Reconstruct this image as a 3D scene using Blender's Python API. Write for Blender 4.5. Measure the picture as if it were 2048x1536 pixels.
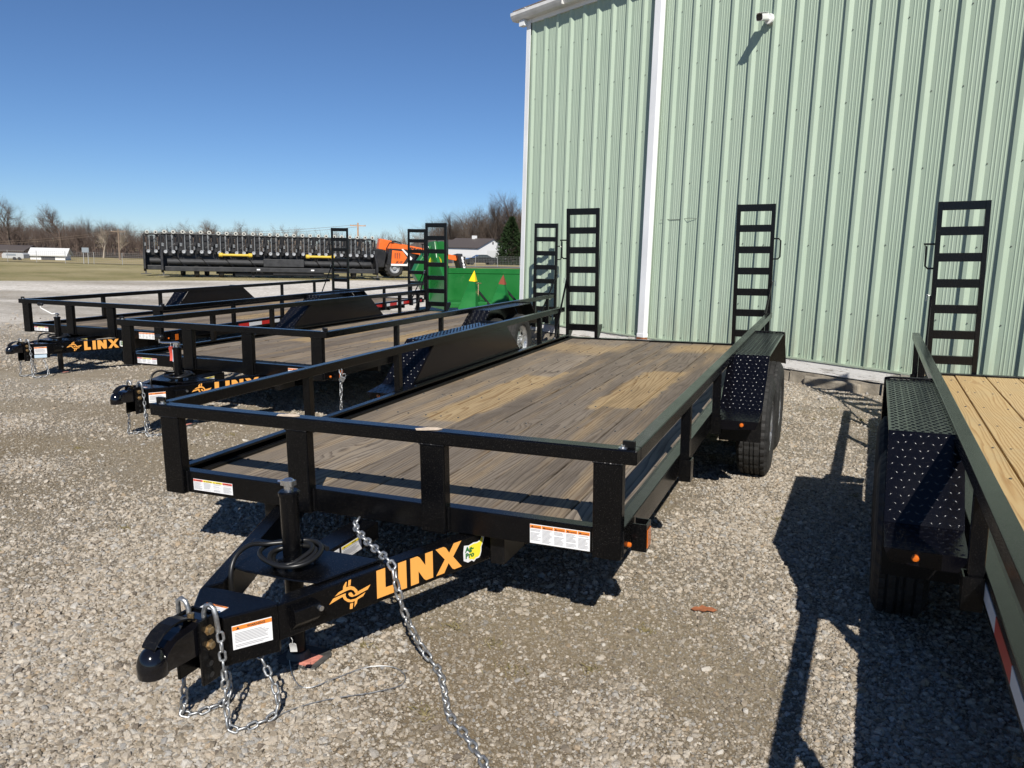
import bpy, bmesh, math, random
import numpy as np
from mathutils import Matrix, Vector
from mathutils.geometry import tessellate_polygon

random.seed(7); RNG = np.random.default_rng(7)
for o in list(bpy.data.objects): bpy.data.objects.remove(o)
SC = bpy.context.scene
COL = SC.collection

# ------------------------------------------------------------------ camera
cam_d = bpy.data.cameras.new('camera'); cam = bpy.data.objects.new('camera', cam_d); COL.objects.link(cam)
RT = Vector((0.92207562, 0.38612724, 0.02612101)); UP = Vector((-0.0890529, 0.14600715, 0.98526722)); FW = Vector((-0.37662465, 0.91081703, -0.16901538))
m = Matrix.Identity(4)
for i in range(3): m[i][0] = RT[i]; m[i][1] = UP[i]; m[i][2] = -FW[i]
m.translation = Vector((1.6902, -2.5763, 1.4699))
cam.matrix_world = m
cam_d.sensor_width = 36; cam_d.lens = 36 * 1552 / 2048; cam_d.clip_start = 0.05; cam_d.clip_end = 6000
SC.camera = cam

# ------------------------------------------------------------------ sky, sun, exposure
SUN_AZ = math.radians(-26); SUN_EL = math.radians(40.5)          # direction the light travels (from +Y towards -X)
LD = Vector((math.sin(SUN_AZ) * math.cos(SUN_EL), math.cos(SUN_AZ) * math.cos(SUN_EL), -math.sin(SUN_EL)))
w = bpy.data.worlds.new('World'); SC.world = w; w.use_nodes = True
nt = w.node_tree; bg = nt.nodes['Background']
sky = nt.nodes.new('ShaderNodeTexSky'); sky.sky_type = 'NISHITA'; sky.sun_disc = False
sky.sun_elevation = SUN_EL
sky.sun_rotation = math.atan2(-LD.x, -LD.y)
sky.altitude = 2500; sky.air_density = 1.0; sky.dust_density = 0.0; sky.ozone_density = 8.5
nt.links.new(sky.outputs[0], bg.inputs[0]); bg.inputs[1].default_value = 0.074
sun_d = bpy.data.lights.new('sun', 'SUN'); sun_d.energy = 4.8; sun_d.angle = math.radians(0.53); sun_d.color = (1, 0.95, 0.87)
sun = bpy.data.objects.new('sun', sun_d); COL.objects.link(sun)
sun.rotation_euler = LD.to_track_quat('-Z', 'Y').to_euler(); sun.location = (8, -14, 14)
SC.view_settings.view_transform = 'Standard'; SC.view_settings.look = 'None'; SC.view_settings.gamma = 1; SC.view_settings.exposure = 0.30
SC.render.resolution_x = 1024; SC.render.resolution_y = 768
SC.render.engine = 'CYCLES'
SC.cycles.max_bounces = 6; SC.cycles.diffuse_bounces = 3

# ------------------------------------------------------------------ node helpers
def mat(name, col=(.5, .5, .5), rough=.5, metal=0., spec=.5, bump=0., bscale=100., var=0., vscale=20., coat=0., detail=4.):
    M_ = bpy.data.materials.new(name); M_.use_nodes = True
    n = M_.node_tree.nodes; l = M_.node_tree.links; b = n['Principled BSDF']
    b.inputs['Base Color'].default_value = (*col, 1); b.inputs['Roughness'].default_value = rough
    b.inputs['Metallic'].default_value = metal; b.inputs['Specular IOR Level'].default_value = spec
    b.inputs['Coat Weight'].default_value = coat
    tc = n.new('ShaderNodeTexCoord')
    if var > 0:
        no = n.new('ShaderNodeTexNoise'); no.inputs['Scale'].default_value = vscale; no.inputs['Detail'].default_value = 6
        l.new(tc.outputs['Object'], no.inputs['Vector'])
        r = n.new('ShaderNodeMapRange'); r.inputs[1].default_value = .3; r.inputs[2].default_value = .7; r.inputs[3].default_value = 1 - var; r.inputs[4].default_value = 1 + var
        l.new(no.outputs[0], r.inputs[0])
        mx = n.new('ShaderNodeVectorMath'); mx.operation = 'SCALE'; mx.inputs[0].default_value = col
        l.new(r.outputs[0], mx.inputs['Scale']); l.new(mx.outputs[0], b.inputs['Base Color'])
        r2 = n.new('ShaderNodeMapRange'); r2.inputs[1].default_value = .3; r2.inputs[2].default_value = .7; r2.inputs[3].default_value = max(rough - .1, .05); r2.inputs[4].default_value = min(rough + .15, 1)
        l.new(no.outputs[0], r2.inputs[0]); l.new(r2.outputs[0], b.inputs['Roughness'])
    if bump > 0:
        no = n.new('ShaderNodeTexNoise'); no.inputs['Scale'].default_value = bscale; no.inputs['Detail'].default_value = detail
        l.new(tc.outputs['Object'], no.inputs['Vector'])
        bp = n.new('ShaderNodeBump'); bp.inputs['Strength'].default_value = bump; bp.inputs['Distance'].default_value = .01
        l.new(no.outputs[0], bp.inputs['Height']); l.new(bp.outputs[0], b.inputs['Normal'])
    return M_

class NG:
    """tiny helper round one material's node tree"""
    def __init__(s, M_): s.t = M_.node_tree; s.n = s.t.nodes; s.l = s.t.links; s.b = s.n['Principled BSDF']
    def new(s, typ, **kw):
        x = s.n.new(typ)
        for k, v in kw.items(): setattr(x, k, v)
        return x
    def set(s, sock, v):
        if hasattr(v, 'is_output'): s.l.new(v, sock)
        else: sock.default_value = v
    def math(s, op, a, b=0., c=0.):
        x = s.new('ShaderNodeMath', operation=op); s.set(x.inputs[0], a); s.set(x.inputs[1], b); s.set(x.inputs[2], c); return x.outputs[0]
    def noise(s, vec, scale, detail=4, rough=.5, dist=0.):
        x = s.new('ShaderNodeTexNoise'); s.l.new(vec, x.inputs['Vector']); x.inputs['Scale'].default_value = scale
        x.inputs['Detail'].default_value = detail; x.inputs['Roughness'].default_value = rough; x.inputs['Distortion'].default_value = dist; return x.outputs[0]
    def mapr(s, v, a, b, c=0., d=1.):
        x = s.new('ShaderNodeMapRange'); s.set(x.inputs[0], v); x.inputs[1].default_value = a; x.inputs[2].default_value = b; x.inputs[3].default_value = c; x.inputs[4].default_value = d; return x.outputs[0]
    def mix(s, f, a, b, mode='MIX'):
        x = s.new('ShaderNodeMix', data_type='RGBA', blend_type=mode); s.set(x.inputs[0], f)
        s.set(x.inputs[6], a if hasattr(a, 'is_output') else (*a, 1)); s.set(x.inputs[7], b if hasattr(b, 'is_output') else (*b, 1)); return x.outputs[2]
    def ramp(s, f, stops):
        x = s.new('ShaderNodeValToRGB'); s.l.new(f, x.inputs[0]); e = x.color_ramp.elements
        while len(e) < len(stops): e.new(.5)
        for el, (p, c) in zip(e, stops): el.position = p; el.color = (*c, 1)
        return x.outputs[0]
    def mapping(s, vec, scale=(1, 1, 1), loc=(0, 0, 0)):
        x = s.new('ShaderNodeMapping'); s.l.new(vec, x.inputs[0]); x.inputs['Scale'].default_value = scale
        if hasattr(loc, 'is_output'): s.l.new(loc, x.inputs['Location'])
        else: x.inputs['Location'].default_value = loc
        return x.outputs[0]
    def bump(s, h, strength=.5, dist=.01):
        x = s.new('ShaderNodeBump'); x.inputs['Strength'].default_value = strength; x.inputs['Distance'].default_value = dist
        s.l.new(h, x.inputs['Height']); s.l.new(x.outputs[0], s.b.inputs['Normal'])

M = {}
def steel(name, col, rough, dust=.5):
    M_ = mat(name, col, rough, spec=.32); g = NG(M_); tc = g.new('ShaderNodeTexCoord')
    v = tc.outputs['Object']
    sp = g.noise(v, 260, 2); n2 = g.noise(v, 5, 8, .65)
    dirt = g.math('MULTIPLY', g.mapr(n2, .48, .75), g.mapr(g.noise(v, 70, 5, .7), .45, .7))
    specks = g.mapr(g.noise(v, 420, 0), .74, .78)
    f = g.math('MULTIPLY', g.math('MAXIMUM', g.math('MULTIPLY', dirt, .10), g.math('MULTIPLY', specks, .35)), dust)
    g.set(g.b.inputs['Base Color'], g.mix(f, col, (.16, .14, .12)))
    g.set(g.b.inputs['Roughness'], g.math('ADD', g.mapr(n2, .3, .7, rough - .05, rough + .07), g.math('MULTIPLY', f, .6)))
    g.bump(sp, .12, .004)
    return M_
M['black'] = steel('black_paint', (.0020, .0021, .0026), .20)
M['black2'] = steel('black_paint_dusty', (.0035, .0035, .004), .32, .9)
M['fender'] = steel('fender_paint', (.0024, .0025, .0042), .15, .25)
M['tread'] = mat('tread_bars', (.004, .004, .0055), .25, spec=.5)
M['gloss'] = mat('gloss_black', (.004, .004, .0055), .12, coat=.3)
M['rubber'] = mat('rubber', (.018, .0175, .017), .72, bump=.25, bscale=160, var=.3, vscale=18)
M['hose'] = mat('hose_rubber', (.010, .010, .010), .38)
M['rim'] = mat('silver_rim', (.62, .63, .64), .32, metal=.85, var=.1)
M['galv'] = mat('galvanised', (.40, .41, .415), .42, metal=.85, var=.35, vscale=60)
M['zinc'] = mat('bright_zinc', (.72, .73, .74), .22, metal=.95)
M['gold'] = mat('zinc_bolt', (.42, .30, .16), .35, metal=.85, var=.2, vscale=90)
M['white_st'] = mat('sticker_white', (.80, .80, .80), .35)
M['grey_print'] = mat('print_grey', (.30, .30, .31), .5)
M['black_print'] = mat('print_black', (.02, .02, .02), .5)
M['orange_st'] = mat('sticker_orange', (.85, .24, .03), .4)
M['red_st'] = mat('sticker_red', (.75, .10, .06), .4)
M['yellow_st'] = mat('sticker_yellow', (.86, .66, .04), .4)
M['logo'] = mat('logo_orange', (.93, .42, .09), .42)
M['agreen'] = mat('print_green', (.02, .16, .04), .4)
M['ayellow'] = mat('print_yellow', (.90, .78, .05), .4)
M['amber'] = mat('amber_lens', (.58, .13, .012), .18, coat=.6)
M['red_lens'] = mat('red_lens', (.45, .02, .02), .18, coat=.6)
M['tape_red'] = mat('tape_red', (.55, .025, .02), .35)
M['tape_white'] = mat('tape_white', (.70, .72, .74), .35)
M['tag_white'] = mat('tag_paper', (.75, .75, .72), .6)
M['tag_red'] = mat('tag_red', (.62, .09, .06), .6)
M['tag_blue'] = mat('tag_pale_blue', (.50, .62, .72), .6)
M['bare_wood'] = mat('paper_scrap', (.62, .50, .38), .8, var=.25, vscale=60)
M['pink_st'] = mat('faded_pink_sticker', (.62, .24, .18), .6, var=.3, vscale=60)
M['foot'] = mat('dusty_steel', (.10, .098, .092), .6, metal=.3, var=.4, vscale=40)

# ------------------------------------------------------------------ mesh builder
class MB:
    def __init__(s): s.v = []; s.f = []
    def add(s, vs, fs):
        k = len(s.v); s.v += [tuple(p) for p in vs]; s.f += [tuple(i + k for i in f) for f in fs]; return s
    def box(s, x0, x1, y0, y1, z0, z1, T=None):
        vs = [Vector(p) for p in ((x0, y0, z0), (x1, y0, z0), (x1, y1, z0), (x0, y1, z0), (x0, y0, z1), (x1, y0, z1), (x1, y1, z1), (x0, y1, z1))]
        if T: vs = [T @ p for p in vs]
        return s.add(vs, [(0, 3, 2, 1), (4, 5, 6, 7), (0, 1, 5, 4), (1, 2, 6, 5), (2, 3, 7, 6), (3, 0, 4, 7)])
    def prism(s, poly, a, b, ax='z'):
        """extrude a 2-D outline between a and b along an axis"""
        n = len(poly)
        def P(p, t): return {'z': (p[0], p[1], t), 'x': (t, p[0], p[1]), 'y': (p[0], t, p[1])}[ax]
        vs = [P(p, a) for p in poly] + [P(p, b) for p in poly]
        fs = [(i, (i + 1) % n, n + (i + 1) % n, n + i) for i in range(n)]
        tr = tessellate_polygon([[Vector((p[0], p[1], 0)) for p in poly]])
        fs += [tuple(t) for t in tr] + [tuple(n + i for i in reversed(t)) for t in tr]
        return s.add(vs, fs)
    def flat(s, poly, fn):
        vs = [fn(*p) for p in poly]; tr = tessellate_polygon([[Vector((p[0], p[1], 0)) for p in poly]])
        return s.add(vs, [tuple(t) for t in tr])
    def tube(s, pts, r, n=8, caps=True, closed=False):
        pts = [Vector(p) for p in pts]; R_ = r if isinstance(r, (list, tuple)) else [r] * len(pts)
        k = len(pts); up = None; vs = []
        for i, p in enumerate(pts):
            if closed: t = pts[(i + 1) % k] - pts[i - 1]
            else: t = pts[min(i + 1, k - 1)] - pts[max(i - 1, 0)]
            if t.length < 1e-9: t = Vector((0, 0, 1))
            t.normalize()
            if up is None:
                up = Vector((0, 0, 1)) if abs(t.z) < .9 else Vector((1, 0, 0))
            a = t.cross(up)
            if a.length < 1e-6: a = t.orthogonal()
            a.normalize(); b = a.cross(t); up = b
            for j in range(n):
                q = 2 * math.pi * j / n; vs.append(p + (a * math.cos(q) + b * math.sin(q)) * R_[i])
        fs = []
        for i in range(k if closed else k - 1):
            for j in range(n):
                fs.append((i * n + j, i * n + (j + 1) % n, ((i + 1) % k) * n + (j + 1) % n, ((i + 1) % k) * n + j))
        if caps and not closed: fs += [tuple(range(n - 1, -1, -1)), tuple((k - 1) * n + j for j in range(n))]
        return s.add(vs, fs)
    def lathe(s, prof, n=24, ax='z', c=(0, 0, 0), rfun=None, caps=True):
        """prof: (radius, height) pairs about an axis"""
        vs = []
        for i, (r, h) in enumerate(prof):
            for j in range(n):
                q = 2 * math.pi * j / n; rr = r if rfun is None else rfun(i, j, r)
                a, b = rr * math.cos(q), rr * math.sin(q)
                p = {'z': (a, b, h), 'x': (h, a, b), 'y': (b, h, a)}[ax]
                vs.append((p[0] + c[0], p[1] + c[1], p[2] + c[2]))
        fs = []
        for i in range(len(prof) - 1):
            for j in range(n): fs.append((i * n + j, i * n + (j + 1) % n, (i + 1) * n + (j + 1) % n, (i + 1) * n + j))
        if caps and prof[0][0] > 1e-6: fs.append(tuple(range(n - 1, -1, -1)))
        if caps and prof[-1][0] > 1e-6: fs.append(tuple((len(prof) - 1) * n + j for j in range(n)))
        return s.add(vs, fs)
    def mesh(s, name, smooth=False):
        me = bpy.data.meshes.new(name); me.from_pydata([tuple(v) for v in s.v], [], s.f); me.update()
        bm = bmesh.new(); bm.from_mesh(me); bmesh.ops.remove_doubles(bm, verts=bm.verts, dist=1e-6) if smooth else None
        bmesh.ops.recalc_face_normals(bm, faces=bm.faces); bm.to_mesh(me); bm.free()
        if smooth: me.shade_smooth()
        return me
    def build(s, name, m_, parent=None, loc=(0, 0, 0), smooth=False, bevel=0., auto=None):
        return obj(name, s.mesh(name, smooth), m_, parent, loc, bevel, auto)

def obj(name, me, m_, parent=None, loc=(0, 0, 0), bevel=0., auto=None):
    o = bpy.data.objects.new(name, me); COL.objects.link(o)
    if m_ is not None:
        mm = M[m_] if isinstance(m_, str) else m_
        if not me.materials: me.materials.append(mm)
        elif me.materials[0] != mm:
            o.material_slots[0].link = 'OBJECT'; o.material_slots[0].material = mm
    o.parent = parent; o.location = loc
    if bevel:
        b = o.modifiers.new('bevel', 'BEVEL'); b.width = bevel; b.segments = 2; b.limit_method = 'ANGLE'; b.angle_limit = math.radians(40)
    if auto is not None:
        me.shade_smooth(); e = me.attributes.get('sharp_edge')
        bm = bmesh.new(); bm.from_mesh(me)
        for ed in bm.edges: ed.smooth = not (len(ed.link_faces) == 2 and ed.calc_face_angle(0) > math.radians(auto))
        bm.to_mesh(me); bm.free()
    return o

def empty(name, label=None, cat=None, group=None, matrix=None, loc=(0, 0, 0), rz=0.):
    o = bpy.data.objects.new(name, None); COL.objects.link(o); o.empty_display_size = .2
    if matrix is not None: o.matrix_world = matrix
    else: o.location = loc; o.rotation_euler = (0, 0, rz)
    return tag(o, label, cat, group)
def tag(o, label=None, cat=None, group=None, kind=None):
    if label: o['label'] = label
    if cat: o['category'] = cat
    if group: o['group'] = group
    if kind: o['kind'] = kind
    return o

_txt = {}
def text_polys(s, bold=0.):
    """outline text as a triangulated (x, y) sheet, baseline at 0, cap height 1"""
    key = (s, bold)
    if key not in _txt:
        cu = bpy.data.curves.new('t', 'FONT'); cu.body = s; cu.size = 1.0; cu.resolution_u = 2; cu.offset = bold
        ob = bpy.data.objects.new('t', cu); me = bpy.data.meshes.new_from_object(ob)
        vs = [(v.co.x, v.co.y) for v in me.vertices]; fs = [tuple(p.vertices) for p in me.polygons]
        h = max(v[1] for v in vs) or 1; wdt = max(v[0] for v in vs)
        _txt[key] = ([(x / h, y / h) for x, y in vs], fs, wdt / h)
        bpy.data.objects.remove(ob); bpy.data.curves.remove(cu); bpy.data.meshes.remove(me)
    return _txt[key]
def text_on(mb, s, fn, x, y, h, w_=None, bold=0., slant=0.):
    vs, fs, wd = text_polys(s, bold); sx = h if w_ is None else w_ / wd
    mb.add([fn(x + (a + slant * b) * sx, y + b * h) for a, b in vs], fs)

def vnoise(x, y, seed=0):
    """smooth value noise, numpy"""
    x = np.asarray(x, float); y = np.asarray(y, float)
    xi = np.floor(x).astype(int); yi = np.floor(y).astype(int); fx = x - xi; fy = y - yi
    fx = fx * fx * (3 - 2 * fx); fy = fy * fy * (3 - 2 * fy)
    def h(a, b):
        q = np.sin(a * 127.1 + b * 311.7 + seed * 74.7) * 43758.5453; return q - np.floor(q)
    return (h(xi, yi) * (1 - fx) + h(xi + 1, yi) * fx) * (1 - fy) + (h(xi, yi + 1) * (1 - fx) + h(xi + 1, yi + 1) * fx) * fy
def fbm(x, y, seed=0, oct=4):
    t = 0; a = .5; s_ = 0
    for k in range(oct): t = t + a * vnoise(x * 2 ** k, y * 2 ** k, seed + k); s_ += a; a *= .55
    return t / s_
def sstep(a, b, x):
    t = np.clip((np.asarray(x, float) - a) / (b - a), 0, 1); return t * t * (3 - 2 * t)

# ------------------------------------------------------------------ site frames
SITE_F = Vector((-.3822, .9241, 0)); SITE_R = Vector((.9241, .3822, 0)); SITE_O = Vector((1.69, -2.576, 0))
def site(lat, dep, z=0.): p = SITE_O + SITE_F * dep + SITE_R * lat; return Vector((p.x, p.y, z))
SITE_A = math.atan2(SITE_R.y, SITE_R.x)
WALL_P = Vector((1.2137, 7.0097, -.0588)); WALL_S = 1.04; WALL_A = math.radians(-29.99)
WX = Vector((math.cos(WALL_A), math.sin(WALL_A), 0)); WY = Vector((-math.sin(WALL_A), math.cos(WALL_A), 0))
def ground_h(x, y):
    x = np.asarray(x, float); y = np.asarray(y, float)
    out = -((x - WALL_P.x) * WY.x + (y - WALL_P.y) * WY.y); along = (x - WALL_P.x) * WX.x + (y - WALL_P.y) * WX.y
    h = .055 * sstep(1.3, .15, out) * sstep(-6.5, -4.5, along)
    h = h - .06 * sstep(3.2, 6.5, -x)
    return h
def ground_n(x, y):
    return ground_h(x, y) + (fbm(np.asarray(x) * 1.1 + 40, np.asarray(y) * 1.1, 3, 3) - .5) * .018
def edge_dep(lat): return np.clip(39 + (np.asarray(lat, float) + 6) * .77, 12, 75)

# ------------------------------------------------------------------ ground
def stone_cover(x, y):
    x = np.asarray(x, float); y = np.asarray(y, float)
    c = .60 + (fbm(x * 1.3 + 7, y * 1.3 + 3, 11, 4) - .5) * 2.4
    def blob(cx, cy, r, ang=0., k=1.):
        dx = x - cx; dy = y - cy; a = dx * math.cos(ang) + dy * math.sin(ang); b = -dx * math.sin(ang) + dy * math.cos(ang)
        return np.exp(-(a * a + (b * k) ** 2) / (r * r))
    wob = .7 + .6 * fbm(x * 3, y * 3, 21, 3)
    c = c - (.80 * blob(1.2, .75, .95, 1.0, 1.5) + .65 * blob(.55, -.15, .6, 1.0, 1.3) + .5 * blob(-2.2, .9, .8, .6, 1.6) + .55 * blob(-4.5, .6, 1.6, .5, 2.2) + .4 * blob(-7.5, 3.4, 1.8, .3, 2.)) * wob
    c = c + .45 * blob(1.75, 2.1, 1.1, 1.2, 1.) + .35 * blob(-.9, -1.2, 1.0) + .35 * blob(-9, 8, 6)
    dp = (x - SITE_O.x) * SITE_F.x + (y - SITE_O.y) * SITE_F.y; lt = (x - SITE_O.x) * SITE_R.x + (y - SITE_O.y) * SITE_R.y
    for d0, wd, k_ in ((5.55, .30, .55), (6.9, .34, .5), (8.6, .5, .5)): c = c - k_ * np.exp(-((dp - d0 - .10 * (lt + 3) - .25 * np.sin(lt * .8)) / wd) ** 2) * sstep(-1.2, -2.4, lt) * wob
    far = sstep(9, 16, np.hypot(x - 1.7, y + 2.6)); c = c * (1 - far) + far * (.62 + (fbm(x * .35, y * .35, 31, 4) - .5) * 1.6)
    return np.clip(c, 0, 1)

def ground_material():
    M_ = mat('gravel', rough=.95, spec=.2); g = NG(M_); tc = g.new('ShaderNodeTexCoord'); v = tc.outputs['Object']
    at = g.new('ShaderNodeAttribute', attribute_name='cover'); cov = at.outputs['Fac']
    def vor(scale):
        a = g.new('ShaderNodeTexVoronoi', feature='F1'); g.l.new(v, a.inputs['Vector']); a.inputs['Scale'].default_value = scale
        e = g.new('ShaderNodeTexVoronoi', feature='DISTANCE_TO_EDGE'); g.l.new(v, e.inputs['Vector']); e.inputs['Scale'].default_value = scale
        return a.outputs['Color'], e.outputs['Distance']
    c1, d1 = vor(85.); c2, d2 = vor(190.)
    def stone_col(c):
        sp = g.new('ShaderNodeSeparateColor'); g.l.new(c, sp.inputs[0])
        return g.ramp(sp.outputs[0], [(0, (.21, .18, .14)), (.25, (.35, .31, .25)), (.55, (.46, .415, .345)), (.8, (.42, .40, .37)), (1, (.64, .59, .515))]), sp.outputs[1]
    s1, r1 = stone_col(c1); s2, r2 = stone_col(c2)
    soil = g.ramp(g.noise(v, 38, 8, .75), [(.25, (.12, .096, .060)), (.5, (.225, .182, .118)), (.72, (.35, .30, .212))])
    big = g.noise(v, .7, 6, .6)
    soil = g.mix(g.mapr(big, .4, .7, 0, .5), soil, (.27, .235, .182))
    m2 = g.math('MULTIPLY', g.mapr(d2, .03, .12), g.math('LESS_THAN', r2, g.mapr(cov, .05, .8, .10, .96)))
    base = g.mix(m2, soil, s2)
    m1 = g.math('MULTIPLY', g.mapr(d1, .05, .16), g.math('LESS_THAN', r1, g.mapr(cov, .15, .9, .06, .95)))
    base = g.mix(m1, base, s1)
    base = g.mix(g.mapr(g.noise(g.mapping(v, (.5, 1.6, 1)), .35, 7, .65), .45, .62, 0, .8), base, g.mix(1., base, (.72, .66, .58), 'MULTIPLY'))
    fr = g.new('ShaderNodeAttribute', attribute_name='fresh').outputs['Fac']
    base = g.mix(g.math('MULTIPLY', fr, g.mapr(g.noise(v, 30, 5, .75), .3, .6, .7, 1.)), base, g.mix(g.mapr(g.noise(v, 7, 8, .8), .38, .60), (.42, .38, .32), (.78, .74, .68)))
    g.set(g.b.inputs['Base Color'], base)
    h = g.math('ADD', g.math('MULTIPLY', g.math('MULTIPLY', g.mapr(d1, 0, .35), m1), g.mapr(r1, 0, 1, .5, 1.)), g.math('MULTIPLY', g.math('MULTIPLY', g.mapr(d2, 0, .35), m2), .5))
    h = g.math('ADD', h, g.math('MULTIPLY', g.noise(v, 90, 6, .7), .35))
    bp = g.new('ShaderNodeBump'); bp.inputs['Distance'].default_value = .010; g.set(bp.inputs['Strength'], g.mapr(fr, 0, 1, 1., .25)); g.l.new(h, bp.inputs['Height']); g.l.new(bp.outputs[0], g.b.inputs['Normal'])
    return M_
M['gravel'] = ground_material()

def grass_material(name, cols, sc=(.12, .5), seed=0.):
    M_ = mat(name, rough=1., spec=.1); g = NG(M_); tc = g.new('ShaderNodeTexCoord'); v = g.mapping(tc.outputs['Object'], (1, 1, 1), (seed, seed * 2, 0)); v = g.n[-1].outputs[0] if False else v
    a = g.noise(v, sc[0], 8, .65); b = g.noise(v, sc[1], 8, .7); c = g.noise(v, 9., 6, .8)
    f = g.math('ADD', g.math('MULTIPLY', a, .45), g.math('ADD', g.math('MULTIPLY', b, .3), g.math('MULTIPLY', c, .25)))
    g.set(g.b.inputs['Base Color'], g.ramp(f, cols)); g.bump(g.math('ADD', c, g.noise(v, 30, 5, .8)), .8, .06)
    return M_
M['grass'] = grass_material('dormant_grass', [(.36, (.16, .16, .065)), (.46, (.27, .24, .115)), (.54, (.38, .32, .175)), (.66, (.48, .41, .25))])
M['field'] = grass_material('far_field', [(.36, (.20, .18, .08)), (.5, (.33, .27, .14)), (.62, (.44, .35, .20))], (.03, .15), 5.)
M['road'] = mat('asphalt_road', (.20, .195, .19), .9, var=.12, vscale=1.)
M['hill'] = mat('woodland_floor', (.070, .056, .045), 1., var=.45, vscale=.3, spec=.05)

def terrain_z(lat, dep):
    lat = np.asarray(lat, float); dep = np.asarray(dep, float)
    dip = -.9 * sstep(45, 105, dep) * sstep(-2, -26, lat)
    hl = sstep(190, 330, dep) * 1.5 * sstep(-.34, -.52, lat / np.maximum(dep, 1.))
    return dip - .06 * sstep(10, 30, -lat) + hl - .0072 * np.clip(dep - 34, 0, 240)
def sheet(name, lats, deps_fn, m_, z_fn, attr=None, kind='structure'):
    """grid sheet laid out in the site frame; deps_fn(lats) -> 2-D array of depths"""
    D = deps_fn(lats); L = np.repeat(lats[None, :], D.shape[0], 0)
    X = SITE_O.x + SITE_F.x * D + SITE_R.x * L; Y = SITE_O.y + SITE_F.y * D + SITE_R.y * L; Z = z_fn(L, D, X, Y)
    nr, nc = D.shape; idx = np.arange(nr * nc).reshape(nr, nc)
    F = np.stack([idx[:-1, :-1], idx[:-1, 1:], idx[1:, 1:], idx[1:, :-1]], -1).reshape(-1, 4)
    me = bpy.data.meshes.new(name); V = np.stack([X, Y, Z], -1).reshape(-1, 3)
    me.vertices.add(len(V)); me.vertices.foreach_set('co', V.ravel()); me.loops.add(F.size); me.loops.foreach_set('vertex_index', F.ravel())
    me.polygons.add(len(F)); me.polygons.foreach_set('loop_start', np.arange(len(F)) * 4); me.polygons.foreach_set('loop_total', np.full(len(F), 4)); me.update(calc_edges=True)
    if attr is not None:
        a = me.attributes.new('cover', 'FLOAT', 'POINT'); a.data.foreach_set('value', attr(X, Y).ravel())
        a = me.attributes.new('fresh', 'FLOAT', 'POINT'); st_ = fbm(L * .12 + 3, D * .55, 41, 4); a.data.foreach_set('value', np.clip(sstep(4.5, 20, D) * (.35 + sstep(.36, .60, st_) * .65), 0, 1).ravel())
    me.shade_smooth(); o = obj(name, me, m_); return tag(o, kind=kind)

lat_n = np.unique(np.concatenate([np.linspace(-6, 6, 170), np.linspace(-60, -6, 60), np.linspace(6, 40, 30)]))
def gravel_deps(l):
    t = np.concatenate([np.linspace(0, .001, 2), np.linspace(.02, 1, 330)])
    e = edge_dep(l) + (fbm(l * .5, l * 0 + 3., 5, 4) - .5) * 3.
    near = 11.
    D = np.where(t[:, None] < .62, -9 + (near + 9) * (t[:, None] / .62), near + (e[None, :] - near) * np.clip((t[:, None] - .62) / .38, 0, 1) ** 1.4)
    return D
sheet('gravel_lot', lat_n, gravel_deps, 'gravel', lambda L, D, X, Y: np.where(D < 14, ground_n(X, Y), ground_h(X, Y)), stone_cover)
lat_f = np.concatenate([-np.geomspace(61, 2600, 40)[::-1], np.linspace(-60, 45, 106), np.geomspace(47, 2600, 30)])
sheet('ground', lat_f, lambda l: np.repeat(np.concatenate([np.linspace(-60, 8, 20), np.linspace(10, 80, 110), np.linspace(82, 140, 24), np.geomspace(145, 3000, 50)])[:, None], len(l), 1), 'grass',
      lambda L, D, X, Y: terrain_z(L, D) - .16 * sstep(-1., -3.5, D - edge_dep(L)) - .01)
def strip(name, d0, d1, m_, lift, l0=-160, l1=120, slope=0.):
    ls = np.linspace(l0, l1, 120); n = 12
    return sheet(name, ls, lambda l: np.stack([d0 + (d1 - d0) * k / n + slope * l for k in range(n + 1)]), m_, lambda L, D, X, Y: terrain_z(L, D) + lift)
strip('road', 84, 90, 'road', .045, slope=.10)
strip('far_field', 93, 150, 'field', .03, slope=.10)
strip('woodland_floor', 155, 600, 'hill', .05, -420, 160, slope=.10)

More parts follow.
